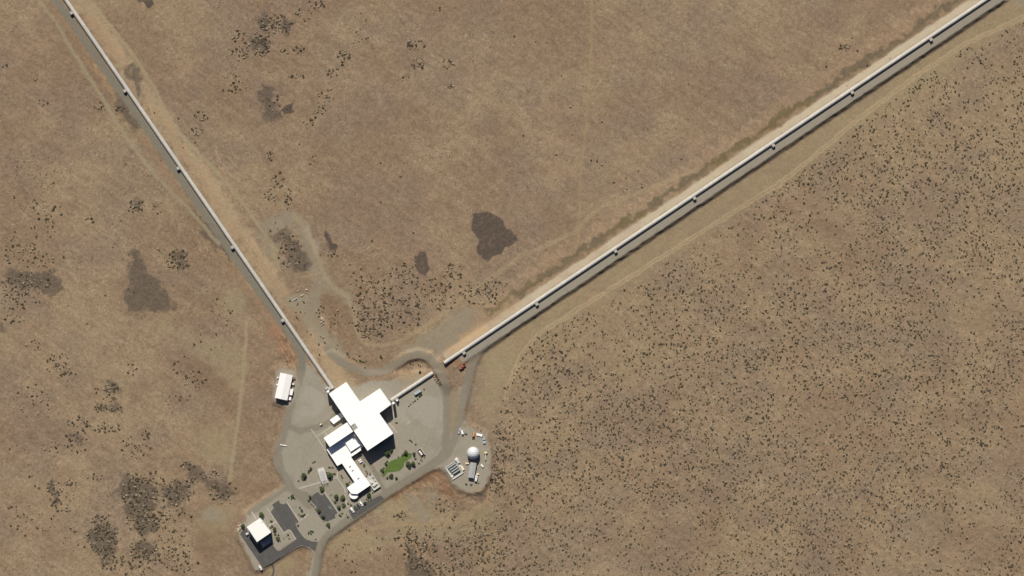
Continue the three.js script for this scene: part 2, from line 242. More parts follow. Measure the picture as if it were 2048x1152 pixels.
// gravel, wheel ruts
const GRAV = mask(() => { line(LOOP, 20); line(T_NORTH.slice(-8), 16); fillPoly([[560, 600], [620, 580], [652, 556], [668, 575], [640, 590], [640, 640], [670, 680], [700, 720], [670, 715], [630, 680], [590, 620]]); fillPoly([[800, 705], [850, 668], [905, 622], [940, 610], [958, 625], [940, 655], [905, 690], [875, 715], [850, 700]]); fillPoly([[520, 470], [545, 448], [585, 440], [575, 455], [540, 466]]); fillPoly([[815, 992], [834, 990], [852, 1020], [872, 1040], [850, 1046], [832, 1030]]); fillPoly([[846, 980], [856, 985], [868, 1006], [862, 1008]]); dot(424, 1030, 20, 16); }, 4);
paint([150, 141, 122], GRAV, 0.8, 20, 0.7);
paint([167, 162, 146], mask(() => fillPoly([[607, 452], [616, 450], [634, 495], [640, 505], [630, 505], [616, 478]]), 2), 0.7, 8);
const rut = (pts, gap, w, col, a) => { paint(col, mask(() => { for (const o of [-gap, gap]) line(pts.map((p, i) => { const q = pts[Math.min(i + 1, pts.length - 1)], r0 = pts[Math.max(i - 1, 0)], l = Math.hypot(q[0] - r0[0], q[1] - r0[1]); return [p[0] - (q[1] - r0[1]) / l * o, p[1] + (q[0] - r0[0]) / l * o]; }), w); }, 1), a, 5); };
for (const [t, g, w, a, c] of [[T_RIGHT, 3, 2.4, 1, [188, 168, 136]], [T_NORTH, 2.4, 2.8, 0.95, [170, 151, 120]], [T_VERT, 1.6, 3, 0.7, [163, 143, 108]], [T_L1, 1.8, 4, 0.9, [160, 148, 120]], [T_L2, 1.6, 3.8, 0.9, [162, 148, 118]], [T_LOW, 1.8, 3.6, 0.85, [164, 151, 121]], [T_SE, 2.6, 5, 0.6, [164, 143, 112]], [HARD, 2, 3, 0.3, [165, 146, 114]]]) rut(t, g, w, c, a);
paint([118, 100, 76], mask(() => { line([[150, 538], [230, 541], [440, 548]], 1.6); line([[1180, 580], [1300, 585], [1540, 598], [1700, 607], [1870, 605]], 1.6); line([[1970, 620], [2048, 624]], 1.8); line([[512, 455], [534, 477], [541, 488]], 2); line([[506, 500], [515, 515]], 2); line([[1040, 720], [1075, 680], [1130, 643]], 1.2); }, 1), 0.5, 3);
paint([176, 158, 122], mask(() => { line([[545, 572], [576, 548]], 2); line([[700, 530], [775, 500]], 1.6); line([[560, 594], [605, 568]], 3); line([[1560, 205], [1660, 110]], 1.6); line([[862, 670], [905, 628]], 2); line([[600, 555], [640, 545]], 3); }, 1), 0.55, 3);
// the yard and its roads
paint([163, 158, 144], mask(() => { fillPoly(YARD); fillPoly([[606, 715], [662, 780], [740, 765], [868, 748], [895, 790], [930, 770], [930, 850], [900, 850], [700, 850], [620, 800]]); }, 2), 0.93, 15, 0.6);
paint([172, 152, 124], mask(() => { fillPoly([[800, 748], [845, 742], [858, 748], [815, 772], [796, 775]]); fillPoly([[622, 690], [650, 700], [690, 733], [675, 755], [655, 745]]); dot(958, 978, 18, 6); }, 4), 0.75, 20);
paint([137, 131, 117], mask(() => { line(R_CURVE, 15); line(R_EAST, 16); line(R_DIAG, 17); line(R_WEST, 12); line(R_YARDW, 15); line([[690, 815], [650, 850], [600, 862], [575, 850]], 12); line([[712, 900], [745, 935], [770, 985]], 8); line([[885, 935], [893, 948], [905, 968], [925, 984]], 4); }, 1), 0.8, 5, 0.5);
paint([152, 134, 106], mask(() => { fillPoly([[899, 795], [908, 775], [922, 780], [914, 845], [905, 868], [897, 860]]); line([[931, 800], [922, 850]], 3); }, 2), 0.7, 8);
paint([171, 167, 154], mask(() => { fillPoly([[612, 772], [630, 772], [648, 790], [654, 808], [640, 825], [610, 850], [595, 848], [590, 835], [600, 795]]); fillPoly(SHEDPAD); fillPoly([[791, 800], [828, 785], [838, 788], [812, 812], [812, 830], [822, 842], [815, 848], [790, 840]]); fillPoly([[800, 805], [828, 790], [858, 790], [885, 800], [885, 870], [830, 835]]); }, 2), 0.7, 5, 0.5);
paint([128, 118, 104], mask(() => { line([[548, 912], [553, 895], [557, 880]], 5); line([[547, 915], [546, 935]], 5); dot(765, 950, 9, 6); }, 3), 0.6, 14);
paint([129, 126, 114], mask(() => { line(R_LEFT, 14); }, 1), 0.9, 2, 0.35);
paint([157, 152, 140], mask(() => fillPoly(rBand(3, 20.5, 30, 1460)), 1), 0.92, 2, 0.35);
paint([150, 142, 124], mask(() => fillPoly([[2012, -4], [2052, -4], [2052, 10], [2042, 14], [2030, 6]]), 1), 0.8, 3);
paint([196, 190, 172], mask(() => { for (let i = 0; i < 26; i++) dot(560 + hash(i, 7, 1) * 300, 830 + hash(i, 8, 1) * 170, 1.2); for (let i = 0; i < 24; i++) dot(595 + hash(i, 7, 2) * 20, 588 + hash(i, 8, 2) * 14, 1.2); }, 0), 0.35);

paint([148, 142, 128], mask(() => { for (let i = 0; i < 70; i++) dot(560 + 400 * hash(i, 1, 51), 760 + 260 * hash(i, 2, 51), 4 + 14 * hash(i, 3, 51), 3 + 8 * hash(i, 4, 51)); }, 4), 0.4, 24, 0.4);
paint([134, 127, 112], mask(() => { line([[640, 850], [610, 900], [600, 960], [640, 1000]], 1.2); line([[646, 853], [616, 902], [606, 960], [646, 998]], 1.2); line([[905, 800], [900, 870], [870, 920], [800, 965]], 1.2); line([[899, 800], [894, 868], [864, 914], [795, 960]], 1.2); line([[870, 770], [880, 810], [870, 860], [845, 900]], 1.1); line([[590, 900], [630, 880], [680, 860]], 1.1); line([[886, 855], [906, 856]], 1.2); line([[664, 792], [640, 782], [612, 760]], 1.2); line([[940, 880], [925, 900], [905, 905]], 1.2); }, 0), 0.45, 4, 0);
const texData = new Uint8Array(W * Hh * 4);
for (let i = 0; i < W * Hh; i++) for (let c = 0; c < 4; c++) texData[i * 4 + c] = c === 3 ? 255 : clamp(Math.round(srgb(lin(clamp(RGB[i * 3 + c], 0, 255)) * SUNNY)), 0, 255);
const groundTex = new THREE.DataTexture(texData, W, Hh);
groundTex.colorSpace = THREE.SRGBColorSpace; groundTex.magFilter = THREE.LinearFilter; groundTex.minFilter = THREE.LinearFilter; groundTex.needsUpdate = true;

// fine relief, repeating every 32 m, and a plain soil colour for the land beyond the survey
const N = 256, reliefData = new Uint8Array(N * N * 4), soilData = new Uint8Array(N * N * 4);
const tile = (x, y, p, s) => { const a = vn(x, y, s), fx = x / p, fy = y / p; return (a * (1 - fx) + vn(x - p, y, s) * fx) * (1 - fy) + (vn(x, y - p, s) * (1 - fx) + vn(x - p, y - p, s) * fx) * fy; };
for (let y = 0; y < N; y++) for (let x = 0; x < N; x++) {
  const i = (y * N + x) * 4, v = 0.5 * tile(x / 16, y / 16, 16, 3) + 0.35 * tile(x / 6.4, y / 6.4, 40, 5) + 0.15 * hash(x, y, 8);
  reliefData[i] = reliefData[i + 1] = reliefData[i + 2] = 255 * v; reliefData[i + 3] = 255;
  const k = tile(x / 32, y / 32, 8, 9), n = (v - 0.5) * 30, c = [150 + 12 * k + n, 125 + 14 * k + n, 99 + 10 * k + n];
  for (let q = 0; q < 3; q++) soilData[i + q] = clamp(srgb(lin(c[q]) * SUNNY), 0, 255);
  soilData[i + 3] = 255;
}
const tileTex = (d, rx, ry, sr) => { const t = new THREE.DataTexture(d, N, N); t.wrapS = t.wrapT = THREE.RepeatWrapping; t.magFilter = t.minFilter = THREE.LinearFilter; if (sr) t.colorSpace = THREE.SRGBColorSpace; t.repeat.set(rx, ry); t.needsUpdate = true; return t; };
const earth = new THREE.MeshStandardMaterial({ map: groundTex, bumpMap: tileTex(reliefData, 32, 18), bumpScale: 0.22, roughness: 1 });
const gravelMat = new THREE.MeshStandardMaterial({ map: groundTex, bumpMap: tileTex(reliefData, 64, 36), bumpScale: 0.05, roughness: 1 });
const farSoil = new THREE.MeshStandardMaterial({ map: tileTex(soilData, 16, 9, true), roughness: 1 });

// one sheet: fine over the survey, coarse out to the horizon
{
  const axis = (half, step, far) => { const a = []; for (let v = -half; v <= half + 1e-6; v += step) a.push(v); return far.map(f => -f).reverse().concat(a, far); };
  const xs = axis(512, 1.28, [700, 1500, 5000, 20000, 45000]), zs = axis(288, 1.28, [400, 1200, 5000, 20000, 45000]);
  const nx = xs.length, nz = zs.length, pos = new Float32Array(nx * nz * 3), uv = new Float32Array(nx * nz * 2), inner = [], outer = [];
  for (let j = 0; j < nz; j++) for (let i = 0; i < nx; i++) {
    const k = j * nx + i, x = xs[i], z = zs[j], o = Math.max(Math.abs(x) - 512, Math.abs(z) - 288);
    pos[k * 3] = x; pos[k * 3 + 1] = o > 100 ? 0 : gh(x * 2 + 1024, z * 2 + 576); pos[k * 3 + 2] = z;
    uv[k * 2] = (x + 512) / 1024; uv[k * 2 + 1] = (z + 288) / 576;
    if (i < nx - 1 && j < nz - 1) { const ins = x >= -512.01 && xs[i + 1] <= 512.01 && z >= -288.01 && zs[j + 1] <= 288.01; (ins ? inner : outer).push(k, k + nx, k + 1, k + 1, k + nx, k + nx + 1); }
  }
  const g = new THREE.BufferGeometry();
  g.setAttribute('position', new THREE.BufferAttribute(pos, 3)); g.setAttribute('uv', new THREE.BufferAttribute(uv, 2));
  const idx = new Uint32Array(inner.length + outer.length); idx.set(inner); idx.set(outer, inner.length);
  g.setIndex(new THREE.BufferAttribute(idx, 1)); g.addGroup(0, inner.length, 0); g.addGroup(inner.length, outer.length, 1);
  g.computeVertexNormals();
  struct('ground', g, [earth, farSoil], 'dry brown steppe soil with straw, burnt patches and wheel tracks');
}
// sheets that follow the ground
let lift = 0.05;
function ribbonGeo(pts, w, up, across = 4, stepPx = 4, ends) {
  const curve = new THREE.CatmullRomCurve3(pts.map(p => new THREE.Vector3(p[0], 0, p[1])), false, 'centripetal');
  const n = Math.max(2, Math.round(curve.getLength() / stepPx)), P = curve.getSpacedPoints(n), pos = [], uv = [], idx = [];
  for (let i = 0; i <= n; i++) {
    const a = P[Math.max(0, i - 1)], b = P[Math.min(n, i + 1)], l = Math.hypot(b.x - a.x, b.z - a.z), tx = (b.x - a.x) / l, tz = (b.z - a.z) / l;
    const ww = w / 2 + (ends ? 0 : (vn(i / 3, w, 4) - 0.5) * w * 0.12);
    for (let j = 0; j <= across; j++) { const s = (j / across * 2 - 1) * ww, gx = P[i].x - tz * s, gy = P[i].z + tx * s; pos.push(X(gx), gh(gx, gy) + up, Z(gy)); uv.push(gx / W, gy / Hh); }
  }
  for (let i = 0; i < n; i++) for (let j = 0; j < across; j++) { const k = i * (across + 1) + j; idx.push(k, k + 1, k + across + 1, k + 1, k + across + 2, k + across + 1); }
  const g = new THREE.BufferGeometry(); g.setAttribute('position', new THREE.Float32BufferAttribute(pos, 3)); g.setAttribute('uv', new THREE.Float32BufferAttribute(uv, 2)); g.setIndex(idx);
  g.computeVertexNormals(); return g;
}
function ribbon(name, pts, w, mat, label, across = 4) { lift += 0.005; return struct(name, ribbonGeo(pts, w, lift, across), mat, label); }
function slab(name, pts, mat, label, up) {
  lift += 0.005;
  const s = new THREE.Shape(pts.map(p => new THREE.Vector2(X(p[0]), -Z(p[1])))), g = new THREE.ShapeGeometry(s); g.rotateX(-Math.PI / 2);
  const p = g.attributes.position, uv = new Float32Array(p.count * 2);
  for (let i = 0; i < p.count; i++) { p.setY(i, PADH + (up ?? lift)); uv[i * 2] = (p.getX(i) + 512) / 1024; uv[i * 2 + 1] = (p.getZ(i) + 288) / 576; }
  g.setAttribute('uv', new THREE.BufferAttribute(uv, 2)); return struct(name, g, mat, label);
}
for (const [t, w, l] of [[T_RIGHT, 9, 'pale two-rut dirt track along the scrub south of the long right arm'], [T_NORTH, 10, 'sandy dirt track winding between the two arms'], [T_VERT, 7, 'faint straight dirt track running down from the upper edge'], [T_L1, 8, 'dirt track left of the service road of the left arm'], [T_L2, 8, 'dirt track right of the left arm'], [T_LOW, 8, 'pale straight dirt track left of the compound'], [T_SE, 14, 'tan dirt track south of the compound']]) ribbon('dirt_track', t, w, earth, l, 3);
slab('gravel_yard', YARD, gravelMat, 'grey gravel yard around the white buildings');
slab('gravel_pad', SHEDPAD, gravelMat, 'light gravel pad under the white metal shed');
ribbon('service_road', R_LEFT, 14, gravelMat, 'straight grey service road beside the left arm', 4);
ribbon('service_road', [rOff(30, 12), rOff(60, 12), rOff(300, 12), rOff(700, 12), rOff(1460, 12)], 16, gravelMat, 'straight pale grey service road below the right arm', 4);
ribbon('gravel_road', R_CURVE, 15, gravelMat, 'curved gravel road that bridges the short arm piece', 4);
ribbon('gravel_road', R_EAST, 16, gravelMat, 'gravel road from the right arm down to the compound', 4);
ribbon('gravel_road', R_DIAG, 17, gravelMat, 'wide diagonal gravel road below the lawn', 4);
ribbon('gravel_road', R_YARDW, 15, gravelMat, 'gravel lane along the left side of the yard', 4);
ribbon('gravel_road', R_WEST, 12, gravelMat, 'gravel lane above the car parks', 4);

// ---------- materials ----------
const std = (hex, rough = 0.8, o = {}) => new THREE.MeshStandardMaterial({ color: hex, roughness: rough, ...o });
const rgb = (r, g, b, rough = 0.8, o = {}) => { const m = new THREE.MeshStandardMaterial({ roughness: rough, ...o }); m.color.setRGB(r, g, b); return m; };
const grain = (c0, c1, rep, s, rough = 0.9, bump = 0) => {
  const d = new Uint8Array(128 * 128 * 4);
  for (let y = 0; y < 128; y++) for (let x = 0; x < 128; x++) { const i = (y * 128 + x) * 4, k = 0.55 * tile(x / 16, y / 16, 8, s) + 0.25 * tile(x / 4, y / 4, 32, s + 1) + 0.2 * hash(x, y, s); for (let c = 0; c < 3; c++) d[i + c] = clamp(srgb(c0[c] + (c1[c] - c0[c]) * k), 0, 255); d[i + 3] = 255; }
  const t = new THREE.DataTexture(d, 128, 128); t.wrapS = t.wrapT = THREE.RepeatWrapping; t.magFilter = t.minFilter = THREE.LinearFilter; t.colorSpace = THREE.SRGBColorSpace; t.repeat.set(rep, rep * 0.5625); t.needsUpdate = true;
  return new THREE.MeshStandardMaterial({ map: t, roughness: rough });
};
const M = {
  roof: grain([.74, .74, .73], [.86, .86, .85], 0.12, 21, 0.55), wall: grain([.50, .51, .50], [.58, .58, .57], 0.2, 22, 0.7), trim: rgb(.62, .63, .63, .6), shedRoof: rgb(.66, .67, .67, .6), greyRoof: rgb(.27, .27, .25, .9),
  asphalt: grain([.048, .047, .046], [.085, .083, .08], 40, 23, 0.95), path: grain([.29, .265, .225], [.36, .335, .29], 60, 24, 0.9), conc: grain([.30, .295, .27], [.40, .39, .36], 0.3, 25, 0.9),
  tube: grain([.34, .33, .30], [.44, .43, .395], 0.12, 26, 0.85), tubeB: grain([.31, .302, .275], [.41, .40, .365], 0.12, 27, 0.85), blister: rgb(.30, .29, .265, .85), paint: rgb(.20, .20, .19, .7), blue: rgb(.075, .12, .125, .7),
  lawn: grain([.03, .07, .013], [.11, .16, .035], 30, 28, 1), white: rgb(.74, .74, .74, .45), cream: rgb(.62, .55, .40, .6), glass: rgb(.02, .025, .03, .15), dark: rgb(.03, .03, .03, .8), metal: rgb(.36, .38, .39, .45, { metalness: .3 }),
  steel: rgb(.30, .33, .34, .5), orange: rgb(.50, .21, .06, .6), red: rgb(.26, .05, .03, .7), rust: rgb(.23, .10, .07, .8), brown: rgb(.16, .10, .06, .9), wood: rgb(.34, .30, .25, .9), door: rgb(.20, .22, .24, .6), bark: rgb(.10, .07, .05, 1), tyre: rgb(.02, .02, .02, .9), blueGrey: rgb(.30, .36, .41, .5), carGrey: rgb(.33, .34, .35, .4), carDark: rgb(.05, .055, .06, .35), green: rgb(.05, .08, .06, .7), yellow: rgb(.50, .42, .14, .6),
  rock: grain([.18, .13, .09], [.32, .25, .18], 1, 29, 1),
};
M.paleRock = rgb(.34, .29, .23, .95);

// ---------- paved lots, walks, lawn ----------
slab('car_park', LOT1, M.asphalt, 'dark asphalt car park and apron beside the tall white box building');
slab('car_park', LOT2, M.asphalt, 'dark asphalt car park in the middle of the planted area');
slab('car_park', LOT3, M.asphalt, 'narrow dark asphalt parking strip below the office wing');
ribbon('asphalt_path', zc([[1055, 780], [1085, 850], [1100, 950], [1085, 1010], [1055, 1060]], 440, 1050, 10.24), 3.4, M.asphalt, 'narrow curved asphalt path at the lower edge', 2);
slab('concrete_pad', z4([[520, 800], [700, 690], [705, 800], [560, 900]]), M.conc, 'concrete pad in the shade of the tall white box building', 0.16);
for (const [p, w, l] of [
  [z4([[640, 222], [925, 650]]), 2, 'concrete walk along the left stalls of the first car park'], [z4([[925, 652], [1010, 592], [1128, 752]]), 2, 'angled concrete walk round the planted island'], [z4([[968, 112], [1185, 445]]), 2.2, 'concrete walk along the right stalls of the first car park'], [z4([[1190, 440], [1350, 330]]), 2.4, 'short concrete walk beside the low shrubs'],
  [z4([[372, 280], [450, 410]]), 2.8, 'concrete walk above the tall white box building'], [z4([[655, 520], [785, 455]]), 3, 'concrete walk to the side door of the tall white box building'], [z3([[325, 485], [560, 415], [700, 378]]), 3.2, 'pale concrete walk to the pergola'], [z3([[765, 545], [1000, 898]]), 2.2, 'concrete walk along the second car park'], [z3([[985, 190], [978, 290], [1040, 390], [1105, 490], [1120, 560]]), 2.6, 'concrete walk left of the office wing'], [z3([[975, 295], [900, 320], [800, 345]]), 2.6, 'concrete walk from the pergola to the office wing'], [z3([[1105, 590], [1120, 700], [1165, 800]]), 3.6, 'concrete forecourt walk below the round entrance'],
  [z2([[190, 155], [290, 290], [450, 545]]), 2, 'straight concrete walk left of the white support block'], [z2([[290, 278], [545, 112]]), 2, 'concrete walk to the small white annex'], [z2([[430, 208], [470, 270]]), 2, 'stub of concrete walk by the white support block'],
  [z1([[1520, 930], [1575, 985], [1625, 1060]]), 2.2, 'concrete walk along the right face of the cross-shaped hall'], [z1([[1760, 905], [1800, 925], [1745, 948]]), 2, 'short concrete walk right of the cross-shaped hall'], [z1([[1590, 690], [1580, 905]]), 2.6, 'added pale strip for sunlit ground between two tank shadows'],  // last strip: paler colour put in for sunlit ground between the tank shadows
  [z4([[850, 1075], [1160, 880], [1215, 860], [1370, 905]]), 2.4, 'pale concrete gutter below the asphalt apron'], [zc([[1300, 700], [1250, 830], [1130, 900]], 560, 920, 8.533).map(p => p), 0.1, ''],
]) if (l) ribbon('footpath', p, w, M.path, l, 2);
{ // lawn with a blade cover
  const L = z2([[1420, 965], [1400, 930], [1440, 860], [1500, 740], [1560, 695], [1720, 630], [1790, 598], [1870, 560], [1912, 575], [1900, 640], [1790, 705], [1765, 800], [1700, 862], [1600, 882], [1500, 888], [1450, 945]]);
  slab('lawn', L, M.lawn, 'watered green lawn beside the hall shadow');
}
// stall lines
const V = [0.831, -0.556], U = [0.556, 0.831];
const stall = (list, name, label) => { for (const [x, y, dx, dy, mat] of list) { const l = Math.hypot(dx, dy) * 0.5, g = box(l, 0.006, 0.16, 0, 0, 0); g.rotateY(-Math.atan2(dy, dx)); g.translate(X(x + dx / 2), PADH + 0.36, Z(y + dy / 2)); linesOut.push(g); } };
let linesOut = [];
{ const q = (a, b, n, len, dir) => { for (let i = 0; i < n; i++) { const t = i / (n - 1), x = a[0] + (b[0] - a[0]) * t, y = a[1] + (b[1] - a[1]) * t; const l = Math.hypot(len, 0) * 0.5, g = box(l, 0.006, 0.2); g.rotateY(-Math.atan2(dir[1], dir[0])); g.translate(X(x + dir[0] * len / 2), PADH + 0.37, Z(y + dir[1] * len / 2)); linesOut.push(g); } };
  const a4 = p => z4([p])[0], a3 = p => z3([p])[0];
  const mk = (label, fn) => { linesOut = []; fn(); linesOut.forEach((g, i) => { }); const m = struct('stall_marking', merge(linesOut), M.paint, label); };
  mk('white stall lines along the left side of the first car park', () => q(a4([705, 288]), a4([915, 612]), 12, 9, V));
  mk('white stall lines along the right side of the first car park', () => q(a4([968, 140]), a4([1172, 452]), 11, 9, [-V[0], -V[1]]));
  mk('white stall lines along the right side of the second car park', () => q(a3([765, 590]), a3([985, 890]), 11, 9, [-V[0], -V[1]]));
  mk('white stall lines along the left side of the second car park', () => q(a3([540, 640]), a3([628, 795]), 6, 9, V));
  mk('white stall lines along the lower side of the second car park', () => q(a3([770, 955]), a3([820, 1030]), 3, 8, V));
  mk('white stall lines on the narrow parking strip', () => q(a3([1185, 862]), a3([1400, 755]), 9, 7, U));
  const g = box(2.6, 0.006, 4.2); g.rotateY(-Math.atan2(U[1], U[0]) + Math.PI / 2); const p = a3([858, 812]); g.translate(X(p[0]), PADH + 0.365, Z(p[1])); struct('accessible_stall', g, M.blue, 'blue painted stall in the second car park');
}

// ---------- laboratory complex ----------
const O = [657.5, 787.5], LP = (a, b) => [O[0] + U[0] * a + V[0] * b, O[1] + U[1] * a + V[1] * b];
const real = (p, h) => { const k = 1 - h / CAM_H; return [X(p[0]) * k, Z(p[1]) * k]; };
const ab = (list, h) => list.map(p => real(LP(p[0], p[1]), h + PADH));
const inset = (poly, d) => { const n = poly.length, out = []; let area = 0; for (let i = 0; i < n; i++) { const a = poly[i], b = poly[(i + 1) % n]; area += a[0] * b[1] - b[0] * a[1]; } const sg = Math.sign(area);
  for (let i = 0; i < n; i++) { const p = poly[(i + n - 1) % n], q = poly[i], r = poly[(i + 1) % n]; const l1 = Math.hypot(q[0] - p[0], q[1] - p[1]), l2 = Math.hypot(r[0] - q[0], r[1] - q[1]); const n1 = [-(q[1] - p[1]) / l1 * sg, (q[0] - p[0]) / l1 * sg], n2 = [-(r[1] - q[1]) / l2 * sg, (r[0] - q[0]) / l2 * sg], k = 1 + n1[0] * n2[0] + n1[1] * n2[1]; out.push([q[0] + (n1[0] + n2[0]) / k * d, q[1] + (n1[1] + n2[1]) / k * d]); } return out; };
const LAB_TURN = -Math.atan2(U[1], U[0]);        // local x runs along U
function localBlock(root, poly, h, wallName, roofName, roofMat = M.roof, th = 0.35) {
  const c = root.position, loc = p => p.map(q => [q[0] - c.x, q[1] - c.z]);
  const w = inset(poly, 0.25);
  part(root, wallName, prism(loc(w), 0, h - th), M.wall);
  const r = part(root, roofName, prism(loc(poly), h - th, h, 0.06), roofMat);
  return r;
}
function seams(roof, root, a0, a1, b0, b1, h, step, along) {
  const c = root.position;
  for (let v = (along ? b0 : a0) + step; v < (along ? b1 : a1) - 1; v += step) {
    const p = real(along ? LP((a0 + a1) / 2, v) : LP(v, (b0 + b1) / 2), h + PADH), L = (along ? a1 - a0 : b1 - b0) * 0.5 - 0.8;
    const g = box(along ? L : 0.14, 0.09, along ? 0.14 : L); g.rotateY(LAB_TURN); g.translate(p[0] - c.x, h + 0.04, p[1] - c.z);
    part(roof, 'roof_seam', g, M.trim);
  }
}
function wallBits(root, aA, aB, list, mat, name, y, w, hh, face) { // rectangles proud of a wall, at given places along it
  const c = root.position;
  for (const t of list) { const p = real(LP(aA[0] + (aB[0] - aA[0]) * t, aA[1] + (aB[1] - aA[1]) * t), PADH), g = box(face ? w : 0.16, hh, face ? 0.16 : w); g.rotateY(LAB_TURN); g.translate(p[0] - c.x, y, p[1] - c.z); part(root, name, g, mat); }
}
const HALL_H = 14;
{
  const poly = ab([[0, 0], [0, 41.9], [47.6, 42.6], [48, 91], [87.2, 91.8], [88.6, 62.2], [138, 62.8], [138, 1], [89.3, .3], [89.3, 10.6], [78, 10.6], [78, .3]], HALL_H);
  const c = real(LP(70, 30), PADH), hall = thing('laboratory_hall', 'large white cross-shaped hall with a flat white roof where both long arms meet', 'laboratory building', [c[0], PADH, c[1]]);
  const roof = localBlock(hall, poly, HALL_H, 'wall', 'roof');
  seams(roof, hall, 2, 86, 1, 42, HALL_H, 6.8, true); seams(roof, hall, 88, 137, 1, 62, HALL_H, 6.8, true); seams(roof, hall, 48, 87, 43, 91, HALL_H, 6.8, true);
  const n = ab([[78.2, .4], [78.2, 10.4], [89.1, 10.4], [89.1, .4]], HALL_H - 1).map(q => [q[0] - c[0], q[1] - c[1]]);
  part(hall, 'lower_roof', prism(n, 0, HALL_H - .55), M.greyRoof, 'grey lower roof in the notch of the white roof');
  const door = (a, b, w, h, face) => { const p = real(LP(a, b), PADH), g = box(face ? w : .2, h, face ? .2 : w); g.rotateY(LAB_TURN); g.translate(p[0] - c[0], h / 2, p[1] - c[1]); const d = part(hall, 'door', g, M.door); const k = box(.2, .25, .2); k.rotateY(LAB_TURN); k.translate(p[0] - c[0], 1, p[1] - c[1]); part(d, 'handle', k, M.metal); };
  door(67, 91, 4.5, 5, true); door(138, 30, 4, 4.5, false); door(20, 42, 2, 2.4, true); door(110, 62.4, 2, 2.4, true);
}
{
  const c = real(LP(130, -40), PADH), w = thing('office_building', 'low white office wing with stepped roofs and a round entrance at its lower end', 'office building', [c[0], PADH, c[1]]);
  const seg = (poly, h, wn, rn, mat) => localBlock(w, ab(poly, h), h, wn, rn, mat);
  const s = seg([[67.8, -57.8], [67.8, -1.4], [89.8, -1.4], [89.8, -57.6]], 13, 'wall', 'roof'); seams(s, w, 68, 90, -57, -2, 13, 7, false);
  seg([[90.3, -65.6], [90.3, -1], [126.2, -1], [126.2, -8], [130, -8.5], [130, -33.4], [197.5, -32.6], [198.4, -33.2], [198.6, -64], [191, -74], [176.6, -74.3], [176, -55.4], [130.4, -55.6], [129.6, -66.2]], 5.5, 'wall', 'roof');
  seg([[98.6, -27.6], [98.6, -9.8], [121, -10.2], [121, -28]], 7.6, 'penthouse', 'roof');
  seg([[94.5, -4.2], [94.5, -1.4], [112, -1.4], [112, -4.2]], 8.6, 'penthouse', 'roof');
  seg([[118.6, -10.4], [118.6, -3.4], [121.2, -3.4], [121.2, -10.4]], 7.4, 'penthouse', 'roof');
  // round entrance: a lower drum with a curved roof
  const d = real(LP(195.5, -70.5), PADH + 4), drum = cyl(4.3, 4.3, 3.2, d[0] - c[0], 1.6, d[1] - c[1], 40);
  part(w, 'entrance_drum', drum, M.glass);
  const dr = part(w, 'drum_roof', cyl(4.5, 4.5, .3, d[0] - c[0], 3.35, d[1] - c[1], 40), M.roof);
  const mul = []; for (let i = 0; i < 20; i++) { const t = i / 20 * 6.2832; mul.push(box(.1, 3.2, .1, d[0] - c[0] + 4.32 * Math.cos(t), 1.6, d[1] - c[1] + 4.32 * Math.sin(t))); }
  part(w, 'mullion', merge(mul), M.trim).userData.kind = 'stuff';
  // rooftop units in three pairs
  for (const [gx, gy] of [[699.6, 932.6], [705.1, 940.4], [716.6, 956.2]]) for (const o of [-1.2, 1.2]) { const p = real([gx + V[0] * o, gy + V[1] * o], PADH + 6); const g = box(.9, .8, .75); g.rotateY(LAB_TURN); g.translate(p[0] - c[0], 5.9, p[1] - c[1]); part(w, 'roof_vent', g, M.greyRoof); }
  // windows and doors
  for (let i = 0; i < 9; i++) { const p = real(LP(136 + i * 7, -33.55), PADH), g = box(2.2, 1.5, .14); g.rotateY(LAB_TURN); g.translate(p[0] - c[0], 2.2, p[1] - c[1]); part(w, 'window', g, M.glass); }
  for (let i = 0; i < 7; i++) { const p = real(LP(134 + i * 6, -55.05), PADH), g = box(2, 1.5, .14); g.rotateY(LAB_TURN); g.translate(p[0] - c[0], 2.2, p[1] - c[1]); part(w, 'window', g, M.glass); }
  for (const b of [-40, -47, -54]) { const p = real(LP(198.15, b), PADH), g = box(.14, 1.6, 2.2); g.rotateY(LAB_TURN); g.translate(p[0] - c[0], 2.2, p[1] - c[1]); part(w, 'window', g, M.glass); }
  for (const b of [-50, -30, -15]) { const p = real(LP(68.1, b), PADH), g = box(.14, 2.2, 1.4); g.rotateY(LAB_TURN); g.translate(p[0] - c[0], 1.1, p[1] - c[1]); part(w, 'door', g, M.door); }
}
{ // annex with a link
  const P = [[659.5, 839.8], [674.4, 829.7], [681.4, 838.3], [666.9, 848.4]].map(p => real(p, 5.5)), c = real([670, 839], PADH);
  const a = thing('annex', 'small white square annex left of the cross-shaped hall', 'annex', [c[0], PADH, c[1]]);
  localBlock(a, P, 3.4, 'wall', 'roof');
  localBlock(a, [[674.8, 829.4], [682.2, 824.6], [688.4, 833.4], [681.6, 837.8]].map(p => real(p, 5)), 2.8, 'link_wall', 'link_roof');
}
